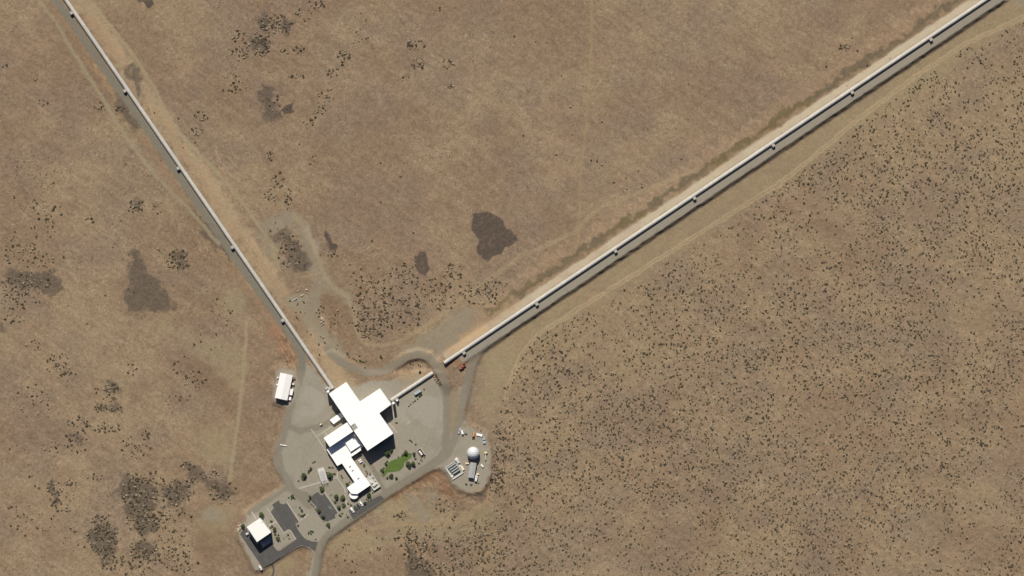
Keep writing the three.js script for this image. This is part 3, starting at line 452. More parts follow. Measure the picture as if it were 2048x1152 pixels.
{ // tall box lower left
  const P = [[519.8, 1036.3], [542, 1065], [513.9, 1084.3], [493.4, 1053.9]].map(p => real(p, 14)), c = real([517, 1060], PADH);
  const a = thing('box_building', 'tall white box building with a plain flat roof at the lower left', 'building', [c[0], PADH, c[1]]);
  const r = localBlock(a, P, 11.6, 'wall', 'roof', grain([.68, .69, .67], [.70, .71, .69], 0.12, 41, 0.6));
  part(r, 'roof_hatch', box(1.3, .4, 1.3, X(526) - c[0], 11.78, Z(1041) - c[1], .6), M.white);
  const e = P[0], f = P[1], m = [(e[0] + f[0]) / 2 - c[0], (e[1] + f[1]) / 2 - c[1]], g = box(2.4, 2.4, .7, 0, 0, 0); g.rotateY(-Math.atan2(f[1] - e[1], f[0] - e[0])); g.translate(m[0], 1.2, m[1]); part(a, 'door', g, M.door);
  const e2 = P[1], f2 = P[2], g2 = box(5, 5, .7); g2.rotateY(-Math.atan2(f2[1] - e2[1], f2[0] - e2[0])); g2.translate((e2[0] + f2[0]) / 2 - c[0], 2.5, (e2[1] + f2[1]) / 2 - c[1]); part(a, 'roller_door', g2, M.door);
}
{ // gabled shed on the left
  const c = real([567.7, 773], 6), len = Math.hypot(550.2 - 561.1, 795.6 - 746.1) * .5, wid = Math.hypot(24.2, 4.7) * .5;
  const a = thing('metal_shed', 'long white metal shed with a shallow gabled roof left of the yard', 'shed', [c[0], PADH, c[1]], -Math.atan2(49.5, -10.9));
  part(a, 'wall', gableWall(len - .5, wid - .5, 0, 4.6, 1.2), M.wall);
  const r = part(a, 'roof', gable(len - .3, wid - .2, 4.75, 1.2), M.shedRoof);
  for (let i = 1; i < 9; i++) for (const s of [-1, 1]) { const g = box(.1, .07, wid / 2 - .2); g.rotateX(s * .19); g.translate(-len / 2 + i * len / 9, 5.4, s * wid / 4); part(r, 'roof_seam', g, M.shedRoof); }
  const lw = (gx, gy, w, d, h, mat, name) => { const p = real([gx, gy], 4), dx = p[0] - c[0], dz = p[1] - c[1], t = a.rotation.y; part(a, name, merge([box(w, h, d, 0, h / 2, 0), box(w + .2, .14, d + .2, 0, h + .07, 0)]).translate(dx * Math.cos(-t) + dz * Math.sin(-t), 0, -dx * Math.sin(-t) + dz * Math.cos(-t)), mat); };
  lw(581.6, 783.6, 6, 4.2, 3.2, M.shedRoof, 'side_room');
  lw(586.5, 768, 1.6, 2, 2.2, M.cream, 'compressor'); lw(579.8, 797, 3, 2.2, 1.8, M.white, 'air_unit'); lw(555.4, 755, 1.2, 1, 1.8, M.white, 'vent_box'); lw(553.8, 769, 1.2, 1, 1.8, M.white, 'vent_box'); lw(588, 757, 2, 2.4, 1.2, M.brown, 'rack');
}

// ---------- the two long arms: arched concrete enclosures ----------
function tube(name, label, p0, p1, doors, side, y0) {
  const a = [X(p0[0]), Z(p0[1])], b = [X(p1[0]), Z(p1[1])], len = Math.hypot(b[0] - a[0], b[1] - a[1]);
  const t = thing(name, label, 'tunnel enclosure', [a[0], y0, a[1]], -Math.atan2(b[1] - a[1], b[0] - a[0]));
  const n = Math.max(3, Math.round(len / 6.1)), L = len / n, R = 2.05, s = new THREE.Shape();
  s.moveTo(-R, -1.8); s.lineTo(-R, .5); for (let i = 1; i < 20; i++) { const q = Math.PI * (1 - i / 20); s.lineTo(R * Math.cos(q), .5 + 2.45 * Math.sin(q)); } s.lineTo(R, .5); s.lineTo(R, -1.8); s.closePath();
  const g = new THREE.ExtrudeGeometry(s, { depth: L - .06, bevelEnabled: false }); g.rotateY(Math.PI / 2);
  for (let i = 0; i < n; i++) { const m = part(t, 'arch_segment', g, vn(i * .7, len, 3) > .5 ? M.tube : M.tubeB); m.position.x = i * L + .03; }
  const ca = Math.cos(t.rotation.y), sa = Math.sin(t.rotation.y);
  for (const d of doors) {
    const dx = X(d[0]) - a[0], dz = Z(d[1]) - a[1], u = dx * ca - dz * sa;
    const h = part(t, 'door_enclosure', merge([box(2.8, 3.9, 2.4, u, 1.1, side * 2.5), box(3, .18, 2.7, u, 3.13, side * 2.55)]), M.blister);
    part(h, 'door', box(1.5, 2.2, .1, u, 1.1, side * 3.74), M.door);
  }
  return t;
}
tube('tunnel', 'long white arched tunnel from the upper left down to the hall', [132 - 0.6864 * 300, -300], [665.5, 777], [[145, 26], [251, 182], [360, 335], [465, 495], [567, 640], [659.5, 776]], 1, 1.7);
tube('tunnel', 'longest white arched tunnel rising to the upper right corner', ARM_R0, ARM_R1, [[928, 705], [1073, 607], [1230, 501], [1388, 396], [1545, 290], [1703, 185], [1860, 79]], 1, 3.1);
tube('tunnel', 'short tunnel piece between the cross-shaped hall and the curved road', [783, 800.5], [866.5, 745.5], [[793, 797]], 1, 2);

// ---------- plants ----------
const MARKS = [['the large dark bare patch', 990, 470], ['the small dark bare patch', 845, 528], ['the dark triangle patch', 295, 580], ['the small dark rectangle', 575, 220], ['the dark hollow', 580, 500], ['the slim dark patch', 662, 483], ['the upper left dark thicket', 525, 80], ['the top edge of the photo', 690, 0], ['the upper scrub cluster', 835, 105], ['the left edge of the photo', 0, 450], ['the dark left-edge patch', 70, 560], ['the dark knoll', 356, 520], ['the middle of the left arm', 400, 385], ['the pale straight track', 485, 780], ['the small dark knoll', 220, 790], ['the big lower left dark patch', 280, 1000], ['the lowest left dark patch', 205, 1080], ['the forked dark patch', 425, 965], ['the small lower dark patch', 292, 1098], ['the bottom dark patch', 845, 1120], ['the curved road', 835, 705], ['the sandy winding track', 700, 610], ['the grey gravel wedge', 900, 650], ['the lower right arm', 1080, 600], ['the middle of the right arm', 1400, 390], ['the far end of the right arm', 1900, 50], ['the radar dome', 946, 906], ['the south track', 820, 1046], ['the white box building', 517, 1060], ['the metal shed', 568, 773], ['the cooler pad', 908, 945], ['the right edge of the photo', 2048, 600], ['the bottom right corner', 2048, 1152], ['the middle of the bottom edge', 1300, 1152], ['the faint line in the scrub', 1540, 598], ['the pergola', 645, 951], ['the round entrance', 708, 992], ['the first car park', 570, 1040], ['the second car park', 642, 1010], ['the narrow parking strip', 725, 1010], ['the lawn', 795, 930], ['the cream trailer', 842, 904], ['the office wing', 700, 945], ['the walled pad', 746, 963], ['the short tunnel piece', 825, 772], ['the shipping container', 835, 784], ['the hall corner', 787, 865], ['the road junction', 635, 1090], ['the gravel island', 620, 1064]];
const where = (x, y) => {
  let m = MARKS[0], bd = 1e9; for (const q of MARKS) { const d = Math.hypot(q[1] - x, q[2] - y); if (d < bd) { bd = d; m = q; } }
  const a = Math.round(Math.atan2(y - m[2], x - m[1]) / (Math.PI / 4)), dir = { 0: 'right of', 1: 'below right of', 2: 'below', 3: 'below left of', 4: 'left of', '-4': 'left of', '-3': 'above left of', '-2': 'above', '-1': 'above right of' }[a];
  return (bd < 26 ? 'close ' : bd > 130 ? 'far ' : bd > 60 ? 'well ' : '') + dir + ' ' + m[0];
};
function leafCloud(n, shape, size, flat = 0.5) {  // small leaf-sized faces through a volume; shape(rnd) gives a point
  const pos = new Float32Array(n * 9);
  for (let i = 0; i < n; i++) {
    const p = shape(), a = rr(0, 6.2832), tilt = rr(-flat, flat) * 1.6, s = size * rr(.6, 1.3), ca = Math.cos(a), sa = Math.sin(a), ct = Math.cos(tilt), st = Math.sin(tilt);
    const v = [[-.5, 0, -.35], [.5, 0, -.3], [0, 0, .6]];
    for (let k = 0; k < 3; k++) { const x = v[k][0] * s, z = v[k][2] * s, y = x * st, x2 = x * ct; pos[i * 9 + k * 3] = p[0] + x2 * ca - z * sa; pos[i * 9 + k * 3 + 1] = p[1] + y; pos[i * 9 + k * 3 + 2] = p[2] + x2 * sa + z * ca; }
  }
  const g = new THREE.BufferGeometry(); g.setAttribute('position', new THREE.BufferAttribute(pos, 3)); g.computeVertexNormals(); return g;
}
function lumps(n, spread, h, r) { const c = []; for (let i = 0; i < n; i++) { const a = rr(0, 6.28), d = Math.sqrt(rnd()) * spread; c.push([Math.cos(a) * d, h * rr(.45, 1) * (1 - .35 * d / (spread + .01)), Math.sin(a) * d, r * rr(.7, 1.2)]); } return c; }
const inLumps = c => () => { const q = c[(rnd() * c.length) | 0], a = rr(0, 6.28), z = rr(-.7, 1), s = Math.sqrt(1 - z * z) * q[3] * rr(.75, 1); return [q[0] + Math.cos(a) * s, q[1] + z * q[3] * .8, q[2] + Math.sin(a) * s]; };
const leafMat = (r, g, b) => rgb(r, g, b, 1, { side: THREE.DoubleSide });
const LEAF = [leafMat(.050, .078, .026), leafMat(.075, .095, .032), leafMat(.036, .060, .026), leafMat(.10, .105, .04)];
// trees: unit crown radius 1 m and height about 2.4 m, scaled per tree
const treeKinds = [0, 1, 2].map(k => {
  const c = k === 0 ? lumps(13, .62, 1.75, .42) : k === 1 ? lumps(9, .7, 1.55, .34) : lumps(16, .5, 2.1, .34);
  const limbs = [cyl(.05, .09, 1.2, 0, .6, 0, 7)];
  for (let i = 0; i < 5; i++) { const q = c[i], L = Math.hypot(q[0], q[1] - .8, q[2]), g = new THREE.CylinderGeometry(.018, .045, L, 5); g.translate(0, L / 2, 0); g.applyQuaternion(new THREE.Quaternion().setFromUnitVectors(new THREE.Vector3(0, 1, 0), new THREE.Vector3(q[0], q[1] - .8, q[2]).normalize())); g.translate(0, .8, 0); limbs.push(g); }
  return { trunk: merge(limbs), crown: leafCloud(900, inLumps(c), .17, .9) };
});
function tree(gx, gy, r, h, kind, leaf, label) {
  const t = thing('tree', label, 'tree', [X(gx), gh(gx, gy), Z(gy)], rr(0, 6.28));
  part(t, 'trunk', treeKinds[kind].trunk, M.bark); part(t, 'crown', treeKinds[kind].crown, LEAF[leaf]);
  t.scale.set(r * 1.25, h / 2.3, r * 1.25); return t;
}
for (const a of [
  [608, 950, 2.7, 5.5, 0, 0, 'dark round tree alone left of the pergola'], [621.5, 936.5, 1.6, 3.4, 2, 1, 'small slanting green tree above the pergola walk'], [660.5, 950, 3.1, 5.6, 0, 0, 'broad green tree right beside the pergola'], [643.5, 976.5, 2.4, 5, 1, 1, 'loose green tree at the head of the second car park'], [620, 993, 1.4, 4.4, 2, 0, 'narrow dark tree on the left edge of the second car park'],
  [672.5, 992.5, 2.3, 4.6, 0, 0, 'left one of two round trees right of the second car park'], [686, 994, 2.6, 4.4, 0, 1, 'right one of two round trees right of the second car park'], [678.5, 1014, 1.9, 4, 0, 0, 'green tree near the lower right stalls of the second car park'], [687.5, 1010, 1.9, 3, 1, 1, 'pale green tree below the round trees'], [738, 989, 2.3, 4.4, 1, 0, 'green tree below the equipment yard'],
  [730, 1005.5, 1.5, 3, 2, 2, 'dark tree beside the white parked cars'], [638, 1021, 1.8, 4, 1, 0, 'dark blue green tree on an island of the second car park'], [646.5, 1033, 1.8, 4.2, 1, 2, 'dark tree at the lower island of the second car park'], [657, 1049, 2.1, 4.4, 1, 1, 'pale green tree below the second car park by the road'], [524, 1029.5, 2.6, 5, 0, 0, 'round tree above the tall white box building'],
  [487, 1052, 2.0, 4, 0, 2, 'dark tree at the left corner of the tall white box building'], [549.5, 1057, 1.9, 5.6, 1, 3, 'yellow green tree right of the tall white box building'], [556, 1076.5, 2.0, 3.6, 1, 1, 'light green tree on the planted island below the car park'], [775.5, 904.5, 3.0, 5.4, 0, 0, 'largest tree, in the corner of the hall shadow above the lawn'], [783, 900, 1.7, 4, 2, 2, 'dark tree right of the largest tree above the lawn'],
  [812.5, 905, 2.1, 4.8, 0, 0, 'dark tree on the upper edge of the lawn'], [828, 907, 1.7, 4, 2, 0, 'tree at the right tip of the lawn'], [772, 926.5, 1.5, 3.4, 2, 0, 'small tree on the left edge of the lawn'], [765, 940, 1.9, 3.6, 1, 0, 'dark spreading tree at the lower left tip of the lawn'], [816.5, 928.5, 2.7, 5, 0, 0, 'large round tree below the right half of the lawn'],
  [826, 927, 2.2, 5, 0, 0, 'dark tree touching the large round tree below the lawn'], [782.5, 951, 2.3, 4, 1, 0, 'loose green tree below the lower left of the lawn'], [793, 955.5, 1.4, 3.2, 2, 0, 'small dark tree below the lawn nearest the diagonal road'], [774.8, 955, 1.1, 3, 2, 0, 'slim tree left of the loose tree below the lawn'], [694.5, 968, 1.8, 3.6, 2, 0, 'green tree in the planted strip left of the office wing'], [585.5, 992, 1.7, 3, 1, 0, 'small spreading tree between the lane and the first car park'],
]) tree(...a);
const bushKinds = [0, 1].map(k => leafCloud(220, inLumps(lumps(k ? 7 : 5, .6, .8, .4)), .26, .9));
function bush(gx, gy, r, h, leaf, label, group) {
  const t = thing('landscape_bush', (r > 1.15 ? 'large ' : r < .8 ? 'tiny ' : r < 1 ? 'small ' : '') + ['deep green', 'green', 'dark'][leaf] + ' ' + label + ', ' + where(gx, gy), 'bush', [X(gx), gh(gx, gy), Z(gy)], rr(0, 6.28), group);
  part(t, 'stem', cyl(.05, .08, .5, 0, .25, 0, 6), M.bark); part(t, 'foliage', bushKinds[rnd() < .5 ? 0 : 1], LEAF[leaf]); t.scale.set(r * 1.25, h * 1.1, r * 1.25);
}
for (const [label, group, list] of [
  ['bush in gravel', 'bushes above the pergola', [[626, 924.7, .9], [630, 923.4, 1], [617.4, 941.5, 1], [617.5, 945, 1.05], [658.4, 934.4, .9], [661.5, 935.2, .8], [666, 935, .9]]],
  ['bush in gravel', 'bushes around the pergola', [[597.5, 961.2, .9], [668, 946.6, 1], [653, 945, .75], [671, 947.5, .8], [685.3, 955, 1], [683, 951.5, .8], [699, 964, .9], [698, 972, 1]]],
  ['low bush in planted ground', 'bushes between the car parks', [[577.6, 995, .9], [590, 997, .9], [583.5, 998, .9], [600, 1015, .9], [604, 1021, 1.2], [602.5, 1018.5, .8], [605, 1031, 1.3], [609, 1029, 1], [602, 1032, .9], [598, 1028, .9], [596, 1050.5, 1.1], [618, 1002, 1], [616, 1000, .8], [623.5, 1008, .7], [628, 1013, .7], [626, 1011, .6]]],
  ['bush in planted ground', 'bushes by the round entrance', [[670.7, 1003.5, 1.3], [673, 999.5, 1.2], [696.5, 1006.6, 1.1], [702.4, 1009.5, 1.2], [661, 991.5, .7], [663, 989, .6], [737, 999.5, .9], [742, 998.5, .8], [733, 998, .8], [746, 985, .8]]],
  ['low bush in gravel', 'bushes below the second car park', [[679.5, 1030, 1.2], [682, 1031.5, 1], [685, 1026, 1], [695.4, 1033.5, 1], [693, 1028.5, .6], [648, 1042, .6]]],
  ['bush in a cluster on gravel', 'bushes on the gravel island', [[622, 1062, 1.1], [618, 1064, 1], [625.5, 1063, 1.1], [622.5, 1067, 1], [617, 1067, .8], [631.7, 1078.3, .8]]],
  ['bush on the planted island', 'bushes on the planted island', [[576, 1069, 1.1], [579, 1077, .8], [557.5, 1069.5, 1], [568, 1077, .6], [572, 1073.5, .5], [542.6, 1042.4, 1.4], [545, 1052, 1.2], [541, 1055, 1], [551, 1068, 1.1], [560.5, 1082, .7]]],
  ['bush by the wing', 'bushes right of the office wing', [[728, 929.5, 1.1], [728.6, 933, .9], [732, 942, .8], [735, 946, 1], [741, 948.5, 1.1], [746.5, 956, 1], [751.5, 962.5, .9], [734, 953, .8]]],
  ['bush in gravel', 'bushes around the lawn', [[774.5, 922.5, 1], [806.5, 908.5, 1.3], [804, 911, .8], [768, 935, .9], [831, 917.5, 1.1], [797.5, 914, .8], [838, 926, .9], [841.5, 919.5, .7], [844.5, 921.5, .7], [849, 916, .6], [819, 879.5, .7], [821.7, 881.2, .9], [823.6, 884, .8], [831.5, 888.8, .9], [792.3, 845.2, .8], [794.5, 845.6, .7]]],
  ['bush on the sandy bank', 'bushes on the bank', [[694, 706, .9], [695.5, 709.5, .9], [698, 714, .8], [718.5, 711.5, .9], [719.5, 720.5, 1], [722, 722, 1], [725.5, 723.5, .9], [729, 724.5, .8], [713, 721, .7], [709, 719, .7], [706, 717, .7], [733, 722.5, .7], [730, 735.5, 1], [762.5, 713, 1.6], [840, 743.3, 1.5], [825.6, 729, .8], [820.6, 727, .8], [837, 729, .8], [841, 732.5, .8], [785, 743.5, .7]]],
  ['weed clump on gravel', 'weed clumps on the apron', [[840, 790.5, 1.5], [842.5, 789, 1.2], [838.6, 793.5, 1], [835, 797.5, .9], [830, 801, .9], [826, 804, .8], [821.5, 808, .8], [818, 812, .8], [848.5, 778.5, .9], [872, 749.5, .9], [874.5, 755, .9], [877, 759, 1], [880, 765, .9], [882, 768.5, .8]]],
  ['weed clump on gravel', 'clumps by the trailer', [[933, 968, 1.1], [942.5, 969.5, 1.1], [957, 966, .8], [955, 854.5, .8], [962, 861, .7]]],
]) for (const [x, y, r] of list) bush(x, y, r, r * rr(.9, 1.25), (hash(x | 0, y | 0, 2) * 3) | 0, label, group);

// sagebrush of the steppe
const sage = [0, 1, 2, 3].map(k => { const c = lumps(4 + k, .55, .55, .38); return merge([leafCloud(46, inLumps(c), .36, .8), ...c.map(q => { const g = new THREE.IcosahedronGeometry(q[3] * .95, 0); g.deleteAttribute('uv'); g.scale(1, .85, 1); g.rotateY(q[0] * 9); g.translate(q[0], q[1], q[2]); return g; })]); });
const SAGE = [rgb(.27, .225, .16, 1, { side: THREE.DoubleSide }), rgb(.10, .083, .05, 1, { side: THREE.DoubleSide }), rgb(.062, .052, .032, 1, { side: THREE.DoubleSide }), rgb(.31, .26, .185, 1, { side: THREE.DoubleSide })];  // the pale tones also colour the added shrubs that imitate sunlit tops
const EAST = [[975, 1000], [985, 930], [1000, 840], [1010, 780], [1035, 725], [1070, 680], [1130, 645], [1230, 590], [1300, 560], [1340, 520], [1440, 452], [1500, 416], [1560, 378], [1610, 342], [1660, 304], [1710, 262], [1770, 212], [1850, 152], [1940, 92], [2050, 42], [2050, 1156], [900, 1156], [880, 1090], [950, 1060], [985, 1020]];
const mEast = mask(() => { fillPoly(EAST); line(EAST.slice(2, 19), 4); });
const BLOBS = {  // [x, y, rx, ry, how many]
  north: ['dark sagebrush shrub on the brown steppe between the two long arms', [[478, 90, 22, 32, 60], [550, 48, 34, 20, 95], [522, 88, 20, 26, 75], [470, 170, 28, 26, 28], [402, 232, 14, 10, 14], [394, 262, 13, 9, 12], [605, 30, 24, 14, 16], [625, 8, 26, 12, 14], [590, 100, 32, 9, 22], [688, 115, 14, 18, 30], [668, 145, 16, 9, 16], [590, 155, 20, 9, 16], [730, 76, 8, 4, 5], [828, 90, 24, 12, 26], [835, 126, 16, 14, 26], [898, 126, 14, 12, 12], [808, 155, 10, 8, 6], [902, 172, 8, 10, 5], [556, 205, 32, 20, 18], [650, 190, 24, 16, 16], [645, 218, 22, 16, 18], [618, 240, 18, 9, 12], [540, 315, 9, 12, 12], [556, 360, 14, 16, 16], [542, 390, 14, 12, 16], [577, 392, 12, 18, 20], [578, 403, 9, 4, 8], [630, 325, 14, 14, 6], [880, 16, 14, 8, 3], [700, 330, 190, 200, 14], [1100, 150, 300, 150, 16], [1230, 300, 170, 90, 12], [1250, 365, 60, 20, 6], [690, 60, 160, 50, 10], [560, 465, 25, 22, 8], [1690, 93, 12, 9, 16], [1720, 130, 80, 70, 8]]],
  inner: ['dark sagebrush shrub in the steppe close above the curved gravel road', [[760, 560, 62, 30, 60], [770, 605, 70, 35, 120], [745, 640, 42, 34, 90], [805, 630, 45, 34, 80], [740, 668, 26, 18, 36], [865, 570, 40, 14, 40], [820, 545, 24, 22, 30], [870, 600, 45, 22, 55], [905, 545, 22, 18, 34], [950, 580, 34, 18, 34], [985, 575, 30, 22, 36], [960, 600, 40, 16, 30], [610, 630, 42, 45, 26], [580, 500, 26, 34, 50], [665, 508, 12, 8, 14], [660, 650, 40, 40, 20], [620, 690, 60, 40, 12]]],
  west: ['dark round shrub on the reddish steppe left of the long arm', [[70, 365, 48, 65, 34], [95, 440, 45, 40, 44], [40, 490, 42, 30, 46], [70, 520, 60, 26, 36], [45, 570, 44, 24, 60], [80, 560, 30, 16, 24], [38, 600, 44, 24, 40], [30, 635, 24, 10, 14], [272, 412, 20, 16, 30], [316, 415, 14, 14, 9], [183, 437, 12, 8, 7], [356, 520, 24, 22, 64], [318, 503, 9, 6, 6], [65, 690, 18, 14, 12], [115, 728, 24, 24, 40], [135, 748, 16, 14, 18], [60, 800, 44, 40, 26], [215, 780, 26, 22, 54], [202, 814, 14, 10, 20], [232, 820, 14, 8, 18], [158, 845, 24, 14, 30], [268, 738, 20, 14, 9], [356, 735, 12, 14, 10], [390, 760, 24, 18, 28], [360, 800, 30, 12, 8], [85, 205, 12, 6, 7], [8, 130, 8, 4, 5], [200, 213, 14, 9, 12], [240, 220, 14, 12, 12], [70, 160, 10, 6, 4], [200, 550, 180, 120, 14], [320, 300, 80, 80, 8], [440, 620, 26, 40, 18], [420, 700, 60, 40, 12]]],
  south: ['dark shrub on the reddish steppe in the lower left', [[110, 895, 40, 18, 14], [155, 880, 26, 24, 36], [210, 855, 36, 10, 30], [270, 895, 34, 26, 34], [294, 868, 10, 7, 14], [375, 930, 14, 12, 16], [415, 948, 22, 10, 18], [448, 985, 30, 26, 46], [386, 960, 14, 7, 14], [280, 985, 38, 32, 150], [265, 955, 16, 10, 20], [355, 985, 34, 26, 70], [290, 1040, 38, 30, 110], [320, 1030, 26, 20, 22], [205, 1070, 32, 46, 150], [215, 1125, 20, 18, 40], [107, 985, 14, 30, 44], [142, 966, 14, 6, 14], [190, 955, 20, 8, 16], [290, 1100, 34, 22, 80], [270, 1130, 44, 22, 70], [345, 1100, 40, 40, 80], [370, 1130, 34, 18, 30], [130, 1000, 30, 26, 22], [60, 1040, 60, 36, 32], [150, 1070, 30, 30, 14], [350, 1040, 34, 26, 36], [320, 960, 40, 26, 30], [60, 950, 60, 80, 14]]],
  mid: ['brown sagebrush shrub on the disturbed ground south of the compound', [[815, 1075, 26, 24, 50], [840, 1110, 34, 34, 110], [880, 1140, 34, 14, 60], [800, 1032, 14, 10, 18], [885, 1010, 30, 14, 24], [900, 1080, 60, 50, 60], [960, 1060, 26, 30, 36], [990, 960, 20, 30, 60], [1000, 900, 20, 60, 60], [700, 1110, 60, 36, 22], [930, 1100, 40, 40, 40], [985, 1120, 30, 34, 44], [680, 1060, 60, 12, 8], [770, 1090, 20, 30, 14]]],
};
const shrubs = [];
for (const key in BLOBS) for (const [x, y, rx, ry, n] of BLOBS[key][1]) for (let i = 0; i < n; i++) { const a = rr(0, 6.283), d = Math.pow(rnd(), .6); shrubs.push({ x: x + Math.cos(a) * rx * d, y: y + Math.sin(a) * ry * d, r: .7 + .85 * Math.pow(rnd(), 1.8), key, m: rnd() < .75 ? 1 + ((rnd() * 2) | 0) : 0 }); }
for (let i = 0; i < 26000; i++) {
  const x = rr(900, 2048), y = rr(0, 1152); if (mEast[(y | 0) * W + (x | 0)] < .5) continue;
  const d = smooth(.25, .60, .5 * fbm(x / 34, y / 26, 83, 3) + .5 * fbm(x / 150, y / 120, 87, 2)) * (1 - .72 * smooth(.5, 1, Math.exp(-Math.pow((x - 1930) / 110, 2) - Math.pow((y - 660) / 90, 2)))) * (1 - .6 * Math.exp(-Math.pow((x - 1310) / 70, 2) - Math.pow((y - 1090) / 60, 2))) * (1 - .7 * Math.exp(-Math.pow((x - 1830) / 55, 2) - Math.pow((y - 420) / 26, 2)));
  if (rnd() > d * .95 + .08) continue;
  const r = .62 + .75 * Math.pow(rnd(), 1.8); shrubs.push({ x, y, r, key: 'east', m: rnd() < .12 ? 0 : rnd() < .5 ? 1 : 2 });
  if (rnd() < .38) shrubs.push({ x: x + rr(-1.5, 1.5), y: y - rr(2.2, 4), r: r * .8, key: 'east', m: rnd() < .5 ? 0 : 3 });  // added pale shrub on the sun side, imitating the sunlit top
}
const blocked = mask(() => { fillPoly(YARD); line(ARM_L, 30); fillPoly(rBand(-8, 34, 0, 1460)); line(R_CURVE, 16); line(T_RIGHT, 4); });
const live = shrubs.filter(s => s.x > 1 && s.x < 2047 && s.y > 1 && s.y < 1151 && blocked[(s.y | 0) * W + (s.x | 0)] < .3).sort((a, b) => b.r - a.r);
console.log('shrubs', live.length);
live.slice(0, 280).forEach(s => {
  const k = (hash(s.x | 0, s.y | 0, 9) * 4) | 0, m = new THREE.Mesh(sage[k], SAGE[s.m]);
  m.name = numbered('sagebrush'); m.userData = { label: (s.r > 1.38 ? 'biggest ' : s.r > 1.28 ? 'large ' : '') + ['pale grey', 'brown', 'dark', 'added pale sunlit-top'][s.m] + ' sagebrush shrub ' + where(s.x, s.y), category: 'shrub', group: 'shrubs: ' + s.key + ' part of the steppe' };
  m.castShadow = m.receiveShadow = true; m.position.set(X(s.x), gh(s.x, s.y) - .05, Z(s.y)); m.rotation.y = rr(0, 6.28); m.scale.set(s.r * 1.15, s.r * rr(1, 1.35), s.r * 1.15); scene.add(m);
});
{
  const rest = live.slice(280), root = new THREE.Group(); root.name = 'sagebrush_cover'; root.userData = { kind: 'stuff', label: 'smaller sagebrush shrubs scattered all over the brown steppe, with added pale ones as sunlit tops', category: 'shrubs' }; scene.add(root);
  const q = new THREE.Quaternion(), e = new THREE.Euler(), mt = new THREE.Matrix4();
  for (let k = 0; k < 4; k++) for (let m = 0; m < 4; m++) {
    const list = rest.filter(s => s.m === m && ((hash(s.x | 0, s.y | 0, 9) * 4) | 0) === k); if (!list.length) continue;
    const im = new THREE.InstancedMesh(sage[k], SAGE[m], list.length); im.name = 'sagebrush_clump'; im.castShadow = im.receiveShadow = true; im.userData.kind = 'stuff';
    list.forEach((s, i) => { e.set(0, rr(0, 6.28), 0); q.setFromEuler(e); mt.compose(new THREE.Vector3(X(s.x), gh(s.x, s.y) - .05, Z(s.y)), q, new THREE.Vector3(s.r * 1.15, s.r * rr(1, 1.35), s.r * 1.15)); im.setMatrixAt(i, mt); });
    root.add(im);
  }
}

// ---------- tanks, yards, vehicles and other equipment ----------
const at = (gx, gy, h = 0) => { const p = real([gx, gy], h + PADH); return [p[0], PADH + .1, p[1]]; };
const ang = (dx, dy) => -Math.atan2(dy, dx);
function tank(gx, gy, r, h, label) {
  const t = thing('storage_tank', label, 'tank', at(gx, gy, h));
  const pts = [[0, .6], [r * .7, .7], [r, 1.1], [r, h - .5], [r * .75, h - .12], [0, h]].map(p => new THREE.Vector2(p[0], p[1]));
  part(t, 'vessel', new THREE.LatheGeometry(pts, 20), M.white);
  for (let i = 0; i < 4; i++) part(t, 'leg', box(.18, 1.2, .18, r * .7 * Math.cos(i * 1.571 + .8), .6, r * .7 * Math.sin(i * 1.571 + .8)), M.metal);
  part(t, 'pipe', cyl(.08, .08, h, r + .15, h / 2, 0, 8), M.metal);
}
tank(655.4, 783.6, 1.35, 12.5, 'tall white tank at the left corner of the cross-shaped hall');
tank(786.6, 806.8, 1.3, 13, 'tall white tank at the right corner of the cross-shaped hall');
tank(794.4, 801.5, .8, 5, 'shorter white tank beside the short tunnel piece');
function unit(name, label, cat, gx, gy, w, d, h, turn, mat, group, extra) {
  const t = thing(name, label, cat, at(gx, gy, h), turn, group);
  part(t, 'body', prism([[-w / 2, -d / 2], [w / 2, -d / 2], [w / 2, d / 2], [-w / 2, d / 2]], .12, h, .06), mat);
  part(t, 'base', box(w + .2, .12, d + .2, 0, .06, 0), M.conc);
  if (extra === 'fan') for (const x of [-w / 4, w / 4]) part(t, 'fan', cyl(Math.min(w / 5, d / 3), Math.min(w / 5, d / 3), .2, x, h + .1, 0, 16), M.metal);
  else part(t, 'grille', box(w * .7, h * .5, .06, 0, h * .5, d / 2 + .03), M.door);
  return t;
}
const TU = ang(U[0], U[1]), TV = ang(V[0], V[1]);
unit('air_handler', 'grey skid of pipes beside the tall left tank', 'equipment skid', 653.5, 776.5, 3.4, 2.4, 1.8, TV, M.steel);
unit('air_handler', 'upper white unit right of the office wing', 'air unit', 719.6, 920.6, 3.1, 1.1, 1.6, TV, M.white);
unit('air_handler', 'lower white unit right of the office wing', 'air unit', 721.6, 923.8, 3.1, 1.1, 1.6, TV, M.white);
// fenced equipment yard right of the office wing
{
  const c = real([746.2, 963.6], PADH), t = thing('equipment_yard', 'grey walled equipment pad right of the lower office wing', 'equipment yard', [c[0], PADH + .3, c[1]], TU);
  part(t, 'pad', box(15, .3, 7.6, 0, .05, 0), M.conc);
  for (const [x, z, w, d] of [[0, 3.9, 15.2, .25], [7.6, 0, .25, 7.6]]) part(t, 'wall', box(w, 2.2, d, x, 1.1, z), M.trim);
  part(t, 'planter', box(5, .4, 1.5, 1, .5, 2.6), M.conc);
}
unit('chiller', 'white chiller on the walled pad nearest the wing', 'chiller', 743, 964.5, 2.6, 1.6, 1.8, TU, M.white, undefined, 'fan').position.y += .4;
unit('chiller', 'white chiller at the lower end of the walled pad', 'chiller', 748.8, 970.4, 3, 1.8, 1.8, TV, M.white, undefined, 'fan').position.y += .4;
unit('chiller', 'white chiller at the right side of the walled pad', 'chiller', 752.3, 966.8, 2, 1.6, 1.6, TU, M.white, undefined, 'fan').position.y += .4;
